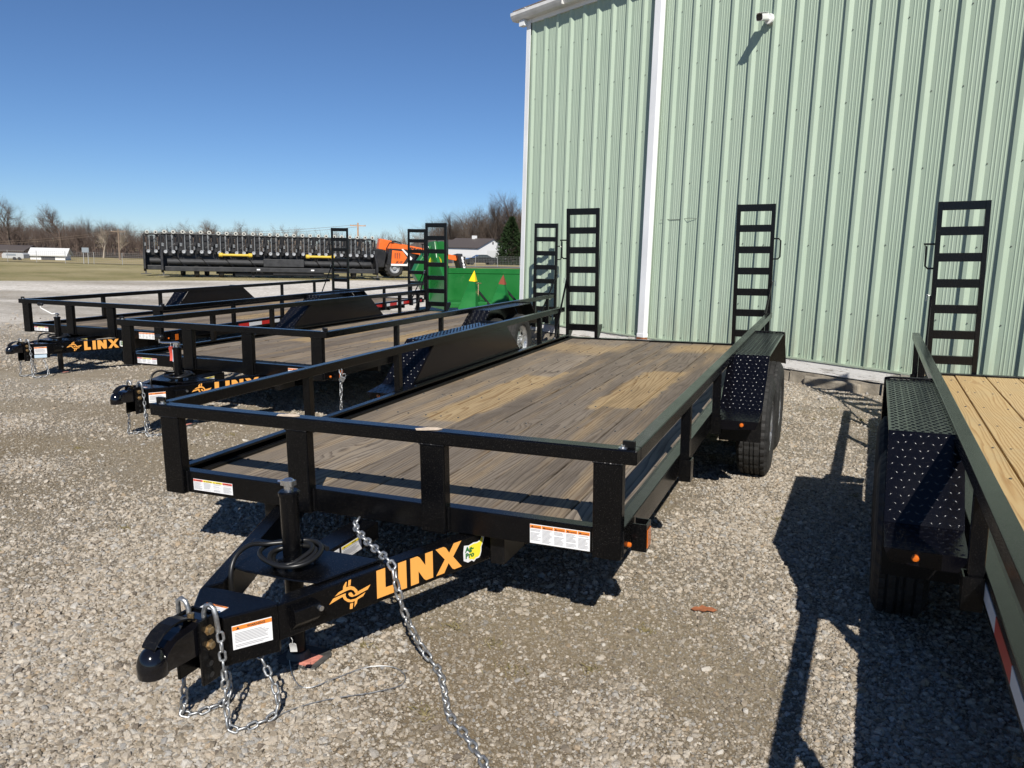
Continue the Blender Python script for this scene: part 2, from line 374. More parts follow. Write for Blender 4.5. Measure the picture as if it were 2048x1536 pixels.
# gravel stones: real pieces lying on the lot, too many to count
def gravel_stones(n):
    dep = 1.6 + (RNG.random(n * 3) ** 1.55) * 15.
    lat = (RNG.random(n * 3) - .5) * 2 * .74 * dep
    X = SITE_O.x + SITE_F.x * dep + SITE_R.x * lat; Y = SITE_O.y + SITE_F.y * dep + SITE_R.y * lat
    inside = ((X - WALL_P.x) * WY.x + (Y - WALL_P.y) * WY.y) < -.06
    keep = inside & (RNG.random(n * 3) < (.045 + .95 * stone_cover(X, Y) ** 1.8) * (1 - sstep(8, 16.4, dep)))
    X, Y, dep = X[keep][:n], Y[keep][:n], dep[keep][:n]; k = len(X)
    s = np.exp(RNG.normal(math.log(.0040), .46, k)); s = np.clip(s, .0013, .014) * (1 + .03 * dep + .07 * np.maximum(dep - 6, 0))
    tint = np.where(RNG.random(k) < .12, RNG.random(k) * .7, 0.) * (dep < 9)
    nf = 190000; df = 1.7 + RNG.random(nf) ** 1.3 * 5.6; lf_ = (RNG.random(nf) - .5) * 1.48 * df
    Xf = SITE_O.x + SITE_F.x * df + SITE_R.x * lf_; Yf = SITE_O.y + SITE_F.y * df + SITE_R.y * lf_
    ok = (((Xf - WALL_P.x) * WY.x + (Yf - WALL_P.y) * WY.y) < -.06) & (RNG.random(nf) < 1.02 - .93 * stone_cover(Xf, Yf)); Xf, Yf, df = Xf[ok], Yf[ok], df[ok]
    sf = np.clip(np.exp(RNG.normal(math.log(.0030), .42, len(Xf))), .0012, .009) * (1 + .03 * df); tf = np.clip(RNG.normal(.78, .22, len(Xf)), 0, 1)
    X = np.concatenate([X, Xf]); Y = np.concatenate([Y, Yf]); s = np.concatenate([s, sf]); tint = np.concatenate([tint, tf]); k = len(X)
    V = np.stack([X, Y, ground_n(X, Y) + s * .25], -1)
    me = bpy.data.meshes.new('gravel_stones'); me.vertices.add(k); me.vertices.foreach_set('co', V.ravel())
    def at(nm, typ, key, arr): a = me.attributes.new(nm, typ, 'POINT'); a.data.foreach_set(key, arr)
    sc = s[:, None] * np.stack([RNG.uniform(.8, 1.45, k), RNG.uniform(.7, 1.1, k), RNG.uniform(.45, .85, k)], -1)
    at('scl', 'FLOAT_VECTOR', 'vector', sc.ravel()); at('tint', 'FLOAT', 'value', tint)
    at('rot', 'FLOAT_VECTOR', 'vector', np.stack([RNG.normal(0, .35, k), RNG.normal(0, .35, k), RNG.uniform(0, 6.28, k)], -1).ravel())
    at('pick', 'INT', 'value', RNG.integers(0, 7, k).astype(np.int32))
    o = obj('gravel_stones', me, None); tag(o, 'loose pale limestone gravel stones scattered over the lot', 'gravel', kind='stuff')
    st = mat('limestone_piece', rough=.9, spec=.25); g = NG(st); oi = g.new('ShaderNodeObjectInfo'); tc = g.new('ShaderNodeTexCoord')
    c = g.ramp(oi.outputs['Random'], [(0, (.21, .175, .14)), (.12, (.40, .34, .262)), (.4, (.57, .50, .41)), (.66, (.62, .56, .475)), (.76, (.37, .36, .345)), (.88, (.74, .69, .61)), (1, (.48, .37, .25))])
    n_ = g.noise(tc.outputs['Object'], 3., 5, .7)
    ti = g.new('ShaderNodeAttribute', attribute_type='INSTANCER', attribute_name='tint').outputs['Fac']; c = g.mix(ti, c, g.mix(.35, (.17, .138, .090), c))
    g.set(g.b.inputs['Base Color'], g.mix(g.mapr(n_, .35, .75, 0, .5), c, g.mix(1., c, (.62, .58, .5), 'MULTIPLY'))); g.bump(g.noise(tc.outputs['Object'], 5, 4, .7), .5, .3)
    ng = bpy.data.node_groups.new('stones', 'GeometryNodeTree')
    ng.interface.new_socket('Geometry', in_out='INPUT', socket_type='NodeSocketGeometry'); ng.interface.new_socket('Geometry', in_out='OUTPUT', socket_type='NodeSocketGeometry')
    N = ng.nodes; Lk = ng.links; gi = N.new('NodeGroupInput'); go = N.new('NodeGroupOutput')
    g2i = N.new('GeometryNodeGeometryToInstance')
    for q in range(7):
        ico = N.new('GeometryNodeMeshIcoSphere'); ico.inputs['Radius'].default_value = 1.; ico.inputs['Subdivisions'].default_value = 1 if q < 4 else 2
        pos = N.new('GeometryNodeInputPosition'); no = N.new('ShaderNodeTexNoise'); no.noise_dimensions = '4D'; no.inputs['W'].default_value = q * 3.7; no.inputs['Scale'].default_value = 1.1; no.inputs['Detail'].default_value = 1.5
        Lk.new(pos.outputs[0], no.inputs['Vector'])
        sb = N.new('ShaderNodeVectorMath'); sb.operation = 'SUBTRACT'; sb.inputs[1].default_value = (.5, .5, .5); Lk.new(no.outputs['Color'], sb.inputs[0])
        ml = N.new('ShaderNodeVectorMath'); ml.operation = 'SCALE'; ml.inputs['Scale'].default_value = 1.9; Lk.new(sb.outputs[0], ml.inputs[0])
        sp = N.new('GeometryNodeSetPosition'); Lk.new(ico.outputs[0], sp.inputs['Geometry']); Lk.new(ml.outputs[0], sp.inputs['Offset'])
        sm = N.new('GeometryNodeSetMaterial'); sm.inputs['Material'].default_value = st; Lk.new(sp.outputs[0], sm.inputs[0])
        Lk.new(sm.outputs[0], g2i.inputs[0])
    iop = N.new('GeometryNodeInstanceOnPoints'); iop.inputs['Pick Instance'].default_value = True
    Lk.new(gi.outputs[0], iop.inputs['Points']); Lk.new(g2i.outputs[0], iop.inputs['Instance'])
    def named(nm, dt): a = N.new('GeometryNodeInputNamedAttribute'); a.data_type = dt; a.inputs['Name'].default_value = nm; return a.outputs['Attribute']
    Lk.new(named('pick', 'INT'), iop.inputs['Instance Index'])
    e2r = N.new('FunctionNodeEulerToRotation'); Lk.new(named('rot', 'FLOAT_VECTOR'), e2r.inputs[0]); Lk.new(e2r.outputs[0], iop.inputs['Rotation'])
    Lk.new(named('scl', 'FLOAT_VECTOR'), iop.inputs['Scale']); Lk.new(iop.outputs[0], go.inputs[0])
    md = o.modifiers.new('stones', 'NODES'); md.node_group = ng
gravel_stones(320000)

# ------------------------------------------------------------------ metal building
def wall_material():
    M_ = mat('sage_sheet_metal', rough=.42, spec=.45); g = NG(M_); tc = g.new('ShaderNodeTexCoord'); v = tc.outputs['Object']
    st = g.noise(g.mapping(v, (3, 3, .15)), 1.2, 4, .5); f2 = g.noise(v, 1.1, 6, .65)
    f = g.math('ADD', g.math('MULTIPLY', st, .6), g.math('MULTIPLY', f2, .4))
    col = g.ramp(f, [(.3, (.335, .425, .330)), (.5, (.37, .46, .36)), (.7, (.40, .485, .388))])
    low = g.new('ShaderNodeSeparateXYZ'); g.l.new(v, low.inputs[0])
    grime = g.math('MULTIPLY', g.mapr(low.outputs[2], 1.1, .38, .12, 1), g.mapr(g.noise(g.mapping(v, (9, 9, 1.2)), 1.5, 7, .75), .42, .72, 0, .55))
    g.set(g.b.inputs['Base Color'], g.mix(grime, col, (.22, .20, .14)))
    g.set(g.b.inputs['Roughness'], g.mapr(f2, .3, .7, .36, .52)); g.bump(g.noise(g.mapping(v, (1, 1, .25)), 1.2, 2), .05, .02)
    return M_
M['wall'] = wall_material()
M['trim'] = mat('white_trim', (.78, .79, .80), .45, var=.06, vscale=2.)
M['gutter'] = mat('gutter_white', (.70, .69, .67), .5, var=.16, vscale=5.)
M['shingle'] = mat('asphalt_shingle', (.20, .165, .145), .95, var=.35, vscale=30, bump=.6, bscale=120)
def board_material():
    M_ = mat('peeling_white_board', rough=.85, spec=.2); g = NG(M_); tc = g.new('ShaderNodeTexCoord'); v = tc.outputs['Object']
    gr = g.noise(g.mapping(v, (1.6, 8, 38)), 1.6, 8, .7); p = g.noise(g.mapping(v, (2.4, 8, 9)), 1.6, 8, .7)
    bare = g.mapr(g.math('ADD', g.math('MULTIPLY', gr, .5), g.math('MULTIPLY', p, .5)), .53, .59)
    moss = g.mapr(g.noise(v, 1.1, 6, .7), .56, .68, 0, .55)
    c = g.mix(bare, (.76, .75, .72), (.40, .37, .33)); g.set(g.b.inputs['Base Color'], g.mix(moss, c, (.23, .22, .12))); g.bump(g.math('SUBTRACT', gr, bare), .6, .01)
    return M_
M['board'] = board_material()
M['concrete'] = mat('old_concrete', (.30, .265, .21), .95, var=.35, vscale=7, bump=.8, bscale=26, detail=9)
M['rust'] = mat('rusty_sheet', (.24, .09, .035), .9, var=.5, vscale=30, bump=.5, bscale=60)
M['screw'] = mat('screw_head', (.17, .19, .17), .5, metal=.5)
M['dark_glass'] = mat('camera_window', (.01, .01, .012), .08, coat=.5)
M['cam_white'] = mat('camera_white', (.80, .80, .79), .35)

PITCH = .2842; Z_BOT, Z_TOP = .385, 5.05
B = empty('metal_building', 'tall sage green ribbed metal building with white corner trim and gutter', 'building', loc=WALL_P, rz=WALL_A); B.scale = (WALL_S,) * 3
def rib_profile(n):
    pts = []
    for k in range(n):
        x = k * PITCH
        pts += [(x, 0), (x + .013, -.031), (x + .050, -.031), (x + .085, 0)]
        for c in (.135, .165, .205, .235): pts += [(x + c - .007, 0), (x + c - .003, -.0035), (x + c + .003, -.0035), (x + c + .007, 0)]
    pts.append((n * PITCH, 0)); return pts
def panel_mesh(n):
    pr = rib_profile(n); k = len(pr); mb = MB()
    mb.add([(x, y, Z_BOT) for x, y in pr] + [(x, y, Z_TOP) for x, y in pr], [(i, i + 1, k + i + 1, k + i) for i in range(k - 1)])
    return mb.mesh('wall_panel')
X_L = -4.85; X_R0 = -.202 - .043                  # left corner of the wall, one rib's left foot
x = X_R0 - 16 * PITCH
pm = panel_mesh(3); kk = 0
while x < 8.5:
    o = obj('wall_panel', pm, 'wall', B, (x, -.001 * (kk % 2), 0)); x += 3 * PITCH; kk += 1
mb = MB(); mb.box(X_L + .002, X_R0 - 16 * PITCH, .0, .01, Z_BOT, Z_TOP); mb.build('edge_panel', 'wall', B)
mb = MB(); mb.box(X_L, 8.6, .02, .12, .30, 5.0); mb.box(X_L, X_L + .1, .12, 9, .30, 5.0); mb.build('wall_core', 'wall', B)
mb = MB(); mb.box(X_L - .035, X_L + .05, -.045, -.035, .37, 4.97); mb.box(X_L - .045, X_L - .035, -.045, .16, .37, 4.97); mb.build('corner_trim', 'trim', B, bevel=.003)
mb = MB()
for k in range(-16, 32):
    for zz in (.43, .92, 1.62, 2.36, 3.06, 3.77, 4.42):
        xx = X_R0 + k * PITCH + (.098 if zz > .5 else .11); z_ = zz + .006 * math.sin(k * 3.1 + zz)
        if xx > 6: continue
        mb.lathe([(.0075, 0), (.0075, -.004), (.0045, -.006), (.0045, -.010), (0, -.0105)], 6, 'y', (xx, 0, z_))
tag(mb.build('screws', 'screw', B), kind='stuff')
# flat sill flashing under the sheet, skirt boards, foundation blocks
mb = MB(); mb.box(X_L, 8.5, -.048, .0, .376, .384); mb.box(X_L, 8.5, -.052, -.048, .366, .384); mb.build('sill_flashing', 'wall', B)
bx = X_L; ii = 0
for L_ in (2.4, 2.2, 1.55, 1.9, 1.25, 2.4, 2.6):
    d = (.0, .006, .002, .010, .0, .004, .0)[ii]
    mb = MB(); mb.box(bx + .003, bx + L_ - .003, -.04 - d, .0, .245 - d, .366); mb.build('skirt_board', 'board', B, bevel=.005); bx += L_; ii += 1
bx = X_L
for L_ in (1.9, 1.6, 1.42, 1.05, .92, .75, 1.9, 2.4):
    mb = MB(); t = random.uniform(-.012, .02); zt = .238 - random.uniform(0, .03)
    n = 8; top = [(bx + .008 + (L_ - .016) * i / n, -.03 - t + random.uniform(-.008, .008)) for i in range(n + 1)]
    vs = []; fs = []
    for i, (a, b) in enumerate(top):
        vs += [(a, b - .012, -.2), (a, b, zt + random.uniform(-.010, .008)), (a, .1, zt)]
    for i in range(n): fs += [(3 * i, 3 * i + 3, 3 * i + 4, 3 * i + 1), (3 * i + 1, 3 * i + 4, 3 * i + 5, 3 * i + 2)]
    mb.add(vs, fs); mb.build('foundation_block', 'concrete', B); bx += L_
mb = MB(); mb.box(.28, .92, -.10, -.045, -.1, .205); o = mb.build('footing_ledge', 'concrete', B, bevel=.02)
# downspout
mb = MB(); mb.box(-2.21, -2.095, -.118, -.036, .40, 4.93); ds = mb.build('downspout', 'trim', B, bevel=.008)
mb = MB(); mb.box(-2.216, -2.089, -.124, -.034, .30, .375); mb.box(-2.20, -2.10, -.13, -.04, .245, .30); mb.build('rusted_outlet', 'rust', ds, bevel=.006)
mb = MB(); mb.box(-2.216, -2.089, -.123, -.034, .376, .43); mb.build('outlet_sleeve', 'trim', ds, bevel=.006)
# eave: gutter with end cap, fascia, soffit, roof deck and shingle courses
GX0, GX1 = -5.13, 8.6
prof = [(-.035, 4.93), (-.135, 4.93), (-.165, 4.965), (-.185, 5.00), (-.185, 5.045), (-.175, 5.045), (-.175, 5.03), (-.035, 5.03)]
mb = MB(); mb.prism(prof, GX0, GX1, 'x'); gt = mb.build('gutter', 'gutter', B)
for k in range(18):
    mb = MB(); xx = GX0 + .35 + k * .76; mb.box(xx, xx + .022, -.192, -.03, 5.046, 5.054); mb.build('hanger', 'gutter', gt)
mb = MB(); mb.box(-3.93, -3.925, -.190, -.036, 4.925, 5.05); mb.build('joint', 'gutter', gt)
mb = MB(); mb.box(GX0 + .06, GX1, -.033, .0, 4.87, 5.055); mb.build('fascia', 'trim', B)
mb = MB(); mb.box(GX0 + .14, GX0 + .26, -.12, -.034, 4.84, 4.925); mb.build('bird_box', 'trim', B)
sl = .33
mb = MB(); mb.add([(GX0 + .05, -.12, 5.056), (GX1, -.12, 5.056), (GX1, 9, 5.056 + 9.12 * sl), (GX0 + .05, 9, 5.056 + 9.12 * sl), (GX0 + .05, -.12, 5.075), (GX1, -.12, 5.075), (GX1, 9, 5.075 + 9.12 * sl), (GX0 + .05, 9, 5.075 + 9.12 * sl)],
       [(0, 1, 2, 3), (4, 5, 6, 7), (0, 1, 5, 4), (1, 2, 6, 5), (2, 3, 7, 6), (3, 0, 4, 7)]); rf = mb.build('roof', 'shingle', B)
sm_ = MB(); sm_.add([(0, 0, 0), (.298, 0, 0), (.298, .16, .16 * sl), (0, .16, .16 * sl), (0, 0, .014), (.298, 0, .014), (.298, .16, .014 + .16 * sl), (0, .16, .014 + .16 * sl)], [(0, 3, 2, 1), (4, 5, 6, 7), (0, 1, 5, 4), (1, 2, 6, 5), (2, 3, 7, 6), (3, 0, 4, 7)])
sme = sm_.mesh('shingle')
for row in range(3):
    for k in range(16):
        o = obj('shingle', sme, 'shingle', rf, (GX0 + .02 + k * .302 + (row % 2) * .15, -.16 + row * .145 + random.uniform(-.006, .006), 5.064 + (row * .145) * sl + row * .004))
# torn seam in the sheet beside the downspout
mb = MB(); mb.tube([(-1.99, -.034, 1.912), (-1.85, -.012, 1.920), (-1.7, -.006, 1.916), (-1.52, -.034, 1.93), (-1.42, -.01, 1.924)], .003, 5); mb.build('sheet_cut_line', 'screw', B)

# security camera on the wall
sc_ = empty('security_camera', 'white bullet security camera mounted high on the green wall', 'camera', matrix=Matrix.Translation(WALL_P) @ Matrix.Rotation(WALL_A, 4, 'Z') @ Matrix.Scale(WALL_S, 4) @ Matrix.Translation((-.56, -.012, 4.06)) @ Matrix.Scale(.86, 4))
mb = MB(); mb.lathe([(0, -.05), (.062, -.05), (.066, -.03), (.066, .01), (0, .01)], 24, 'y'); mb.build('wall_mount', 'cam_white', sc_, smooth=False, bevel=.004)
mb = MB(); mb.tube([(0, -.04, 0), (0, -.085, -.004), (-.01, -.11, .0)], [.026, .024, .022], 12); mb.build('arm', 'cam_white', sc_)
TB = Matrix.Translation((-.012, -.115, .012)) @ Matrix.Rotation(math.radians(12), 4, 'Z') @ Matrix.Rotation(math.radians(14), 4, 'X')
mb = MB(); prc = [(.046 * (abs(math.cos(a)) ** .55) * math.copysign(1, math.cos(a)), .046 * (abs(math.sin(a)) ** .55) * math.copysign(1, math.sin(a))) for a in [2 * math.pi * i / 20 for i in range(20)]]
mb.prism(prc, -.16, .035, 'y'); mb.v = [tuple(TB @ Vector(p)) for p in mb.v]; cb = mb.build('housing', 'cam_white', sc_, bevel=.004)
mb = MB(); mb.prism([(a * .86, b * .86) for a, b in prc], -.1625, -.15, 'y'); mb.v = [tuple(TB @ Vector(p)) for p in mb.v]; mb.build('front_window', 'dark_glass', cb)
mb = MB(); mb.box(-.050, .050, -.185, .02, .0465, .0505); mb.v = [tuple(TB @ Vector(p)) for p in mb.v]; mb.build('sun_shield', 'cam_white', cb, bevel=.003)

# ------------------------------------------------------------------ deck wood
def wood_material(name, root, fresh):
    M_ = mat(name, rough=.8, spec=.25); g = NG(M_); tc = g.new('ShaderNodeTexCoord'); oi = g.new('ShaderNodeObjectInfo')
    off = g.new('ShaderNodeCombineXYZ'); g.set(off.inputs[0], g.math('MULTIPLY', oi.outputs['Random'], 13.)); g.set(off.inputs[1], g.math('MULTIPLY', oi.outputs['Random'], 71.)); g.set(off.inputs[2], g.math('MULTIPLY', oi.outputs['Random'], 5.))
    v = g.new('ShaderNodeVectorMath', operation='ADD'); g.l.new(tc.outputs['Object'], v.inputs[0]); g.l.new(off.outputs[0], v.inputs[1]); v = v.outputs[0]
    # growth rings drawn out along the plank, bent round knots
    kn = g.new('ShaderNodeTexVoronoi', feature='F1'); g.l.new(g.mapping(v, (3.2, 1.15, .01)), kn.inputs['Vector']); kn.inputs['Scale'].default_value = 1.
    kd = kn.outputs['Distance']; ksel = g.new('ShaderNodeSeparateColor'); g.l.new(kn.outputs['Color'], ksel.inputs[0])
    kon = g.math('LESS_THAN', ksel.outputs[0], .55)
    swirl = g.math('MULTIPLY', g.math('MULTIPLY', g.mapr(kd, .30, .0), g.mapr(kd, .30, .0)), kon)
    lw = g.noise(g.mapping(v, (2.4, .20, 1)), 1.7, 3, .5)
    sx = g.new('ShaderNodeSeparateXYZ'); g.l.new(v, sx.inputs[0])
    ph = g.math('ADD', g.math('ADD', g.math('MULTIPLY', sx.outputs[0], 46.), g.math('MULTIPLY', lw, 15.)), g.math('MULTIPLY', swirl, 7.))
    ph = g.math('ADD', ph, g.math('MULTIPLY', g.noise(g.mapping(v, (60, 2.5, 1)), 1., 3), .5))
    saw = g.math('FRACT', ph); late = g.mapr(saw, .50, .90, 0, 1)
    late = g.math('MULTIPLY', late, g.mapr(saw, 1.0, .985, 0, 1))
    fib = g.noise(g.mapping(v, (220, 5, 1)), 1., 4, .7)
    knot = g.math('MULTIPLY', g.mapr(kd, .055, .03), kon)
    rv = g.mapr(oi.outputs['Random'], 0, 1, .0, 1.)
    if fresh:
        base = g.mix(rv, (.50, .345, .155), (.56, .41, .21)); c = g.mix(g.math('MULTIPLY', late, .75), base, (.33, .175, .06))
        c = g.mix(g.mapr(fib, .35, .7, 0, .3), c, (.62, .48, .28)); c = g.mix(knot, c, (.16, .07, .025))
        c = g.mix(g.mapr(g.noise(v, 2.2, 5, .6), .5, .72, 0, .35), c, (.44, .37, .22))
    else:
        bt = g.new('ShaderNodeTexWhiteNoise', noise_dimensions='1D'); g.l.new(oi.outputs['Random'], bt.inputs['W']); bv = bt.outputs['Value']
        grey = g.mix(bv, (.130, .103, .078), (.265, .218, .166)); tan = g.mix(rv, (.27, .195, .115), (.37, .275, .165))
        # where something lay on the boards the wood kept its colour
        rc = g.new('ShaderNodeTexCoord'); rc.object = root; w_ = rc.outputs['Object']; sw = g.new('ShaderNodeSeparateXYZ'); wob = g.new('ShaderNodeVectorMath', operation='ADD'); g.l.new(w_, wob.inputs[0])
        nn = g.new('ShaderNodeTexNoise'); g.l.new(w_, nn.inputs['Vector']); nn.inputs['Scale'].default_value = 5.; sc = g.new('ShaderNodeVectorMath', operation='SCALE'); sc.inputs['Scale'].default_value = .10; g.l.new(nn.outputs['Color'], sc.inputs[0]); g.l.new(sc.outputs[0], wob.inputs[1]); g.l.new(wob.outputs[0], sw.inputs[0])
        X = sw.outputs[0]; Y = g.math('ADD', sw.outputs[1], g.math('MULTIPLY', g.math('SUBTRACT', bv, .5), .34))
        def rect(cx, cy, hx, hy, sk=0., soft=.035):
            dx = g.math('ABSOLUTE', g.math('SUBTRACT', g.math('SUBTRACT', X, cx + .05), g.math('MULTIPLY', g.math('SUBTRACT', Y, cy), sk))); dy = g.math('ABSOLUTE', g.math('SUBTRACT', Y, cy + .05))
            return g.math('MULTIPLY', g.mapr(dx, hx + soft, hx), g.mapr(dy, hy + soft * 2.4, hy))
        pa = g.math('MAXIMUM', g.math('MAXIMUM', rect(-.44, 2.5, .145, .80, .02), rect(.43, 2.9, .15, .72, .02)), g.math('MAXIMUM', rect(.52, 5.18, .26, .16, 0, .1), g.math('MULTIPLY', rect(-.62, 4.95, .34, .16, 0, .12), .7)))
        blot = g.mapr(g.noise(g.mapping(v, (5.5, .40, 1)), 1.3, 6, .62), .50, .68, 0, .72)
        f = g.math('MAXIMUM', blot, pa)
        c = g.mix(f, grey, tan); c = g.mix(g.math('MULTIPLY', pa, .5), c, (.40, .29, .15))
        c = g.mix(g.math('MULTIPLY', late, .82), c, g.mix(f, (.070, .050, .036), (.17, .095, .038)))
        c = g.mix(g.mapr(fib, .40, .75, 0, .45), c, g.mix(f, (.30, .265, .22), (.42, .32, .18))); c = g.mix(g.math('MULTIPLY', knot, .85), c, (.075, .045, .025))
        c = g.mix(g.mapr(g.noise(g.mapping(v, (4, .8, 1)), 1.5, 7, .7), .48, .68, 0, .6), c, g.mix(1., c, (.48, .46, .45), 'MULTIPLY'))
        endd = g.mapr(sx.outputs[1], 0, 1)
        stain = g.math('MULTIPLY', g.mapr(g.noise(v, 9., 5, .7), .62, .70), .5); c = g.mix(stain, c, (.045, .034, .026))
    g.set(g.b.inputs['Base Color'], c); g.bump(g.math('ADD', g.math('MULTIPLY', late, .5), g.math('MULTIPLY', fib, .5)), .55, .004)
    return M_

# ------------------------------------------------------------------ small shared parts
def link_mesh(L, W_, r, name='link', n=14, k=6):
    """one oval chain link, long axis X, flat in XY"""
    mb = MB(); s_ = (L - W_) / 2; R_ = W_ / 2 - r; pts = []
    for i in range(n):
        a = 2 * math.pi * i / n + math.pi / n; pts.append(((s_ if math.cos(a) > 0 else -s_) + R_ * math.cos(a), R_ * math.sin(a), 0))
    mb.tube(pts, r, k, closed=True); return mb.mesh(name, True)
def resample(pts, step):
    pts = [Vector(p) for p in pts]; P = []
    # Catmull-Rom through the points, then even steps
    for i in range(len(pts) - 1):
        p0 = pts[max(i - 1, 0)]; p1 = pts[i]; p2 = pts[i + 1]; p3 = pts[min(i + 2, len(pts) - 1)]
        for k in range(24):
            t = k / 24; P.append(.5 * ((2 * p1) + (p2 - p0) * t + (2 * p0 - 5 * p1 + 4 * p2 - p3) * t * t + (3 * p1 - p0 - 3 * p2 + p3) * t ** 3))
    P.append(pts[-1]); out = [P[0]]; acc = 0.
    for a, b in zip(P[:-1], P[1:]):
        d = (b - a).length
        while acc + d >= step and d > 1e-9:
            t = (step - acc) / d; a = a.lerp(b, t); out.append(a.copy()); d = (b - a).length; acc = 0.
        acc += d
    return out
def chain_links(parent, pts, me, pitch, m_='galv', name='link', jitter=.25, roll0=0.):
    P = resample(pts, pitch)
    for i in range(len(P) - 1):
        d = P[i + 1] - P[i]; c = (P[i + 1] + P[i]) / 2
        q = d.to_track_quat('X', 'Z').to_matrix().to_4x4()
        o = obj(name, me, m_, parent); o.matrix_local = Matrix.Translation(c) @ q @ Matrix.Rotation(roll0 + (i % 2) * math.pi / 2 + math.pi / 4 + random.uniform(-jitter, jitter), 4, 'X')
CHAIN_S = link_mesh(.040, .026, .0042)
CHAIN_L = link_mesh(.050, .033, .0052)

def frame_fn(o, xd, zd, lift=.0):
    o = Vector(o); xd = Vector(xd).normalized(); zd = Vector(zd).normalized(); n = xd.cross(zd)
    return lambda x, y, k=0.: tuple(o + xd * x + zd * y + n * (lift + k))
def rect(x0, x1, y0, y1): return [(x0, y0), (x1, y0), (x1, y1), (x0, y1)]
def slab(mb, fn, poly, t=.0008):
    """thin printed sheet with real thickness"""
    k = len(poly); mb.add([fn(*p) for p in poly] + [fn(*p, t) for p in poly], [tuple(range(k, 2 * k))] + [(i, (i + 1) % k, k + (i + 1) % k, k + i) for i in range(k)])
def sticker(parent, fn, w_, h, cols, name='warning_sticker', H=0., label=None):
    """white safety sticker: coloured headers with WARNING words and lines of fine print"""
    mb = MB(); slab(mb, fn, rect(0, w_, 0, h)); st = mb.build(name, 'white_st', parent, (0, 0, H))
    if label: st['label'] = label
    f2 = lambda x, y: fn(x, y, .0016); f3 = lambda x, y: fn(x, y, .0022)
    n = len(cols); cw = w_ / n; hh = h * .17
    for cname in sorted(set(c for c, t in cols)):
        mb = MB()
        for i, (c, t) in enumerate(cols):
            if c == cname: mb.flat(rect(i * cw + .004 * w_, (i + 1) * cw - .004 * w_, h * .80, h * .80 + hh), f2)
        mb.build('header_band', cname, st)
    mb = MB()
    for i, (c, t) in enumerate(cols):
        tw_ = text_polys(t, .03)[2]; th = min(hh * .62, cw * .62 / tw_); text_on(mb, t, f3, i * cw + cw * .60 - tw_ * th / 2, h * .80 + hh * .2, th, bold=.03)
        tx = i * cw + cw * .10; mb.flat([(tx, h * .80 + hh * .18), (tx + hh * .8, h * .80 + hh * .18), (tx + hh * .4, h * .80 + hh * .85)], f3)
    mb.build('lettering', 'black_print', st)
    mb = MB(); rr = random.Random(int(w_ * 1000) + n)
    for i in range(n):
        y = h * .72
        while y > h * .08:
            if rr.random() > .12: mb.flat(rect(i * cw + cw * .06, i * cw + cw * (.06 + rr.uniform(.55, .88)), y, y + h * .022), f2)
            y -= h * .062
    mb.build('fine_print', 'grey_print', st)
    return st

LINX = {'L': [(.370, -.210), (.441, -.210), (.441, -.180), (.407, -.179), (.408, -.107), (.371, -.107)],
        'I': [(.462, -.211), (.499, -.212), (.499, -.107), (.463, -.107)],
        'N': [(.517, -.211), (.553, -.211), (.553, -.166), (.577, -.203), (.587, -.211), (.620, -.211), (.620, -.107), (.585, -.107), (.585, -.152), (.560, -.115), (.549, -.107), (.517, -.107)],
        'X': [(.634, -.211), (.673, -.211), (.695, -.178), (.713, -.205), (.723, -.211), (.760, -.211), (.718, -.159), (.760, -.107), (.722, -.107), (.699, -.138), (.684, -.114), (.672, -.107), (.634, -.107), (.677, -.158)]}
EMB = [[(105, 850), (150, 800), (195, 775), (200, 735), (225, 690), (240, 680), (232, 745), (272, 728), (320, 738), (355, 770), (368, 805), (330, 805), (318, 782), (285, 768), (245, 780)],
       [(258, 668), (287, 656), (281, 722), (252, 730)],
       [(45, 940), (88, 872), (205, 818), (228, 812), (224, 838), (240, 870), (280, 884), (335, 872), (452, 795), (425, 842), (360, 880), (350, 925), (322, 968), (328, 895), (300, 912), (250, 910), (210, 885), (190, 852)],
       [(320, 838), (345, 800), (510, 708), (478, 765), (350, 835), (300, 852), (272, 846), (256, 826), (262, 806), (290, 800)],
       [(275, 928), (310, 920), (302, 985), (270, 990)]]
def emb_pt(p): dx = p[0] - 280; dy = p[1] - 820; return (.264 + .000346 * dx - .000013 * dy, -.156 - .000119 * dx - .000316 * dy)

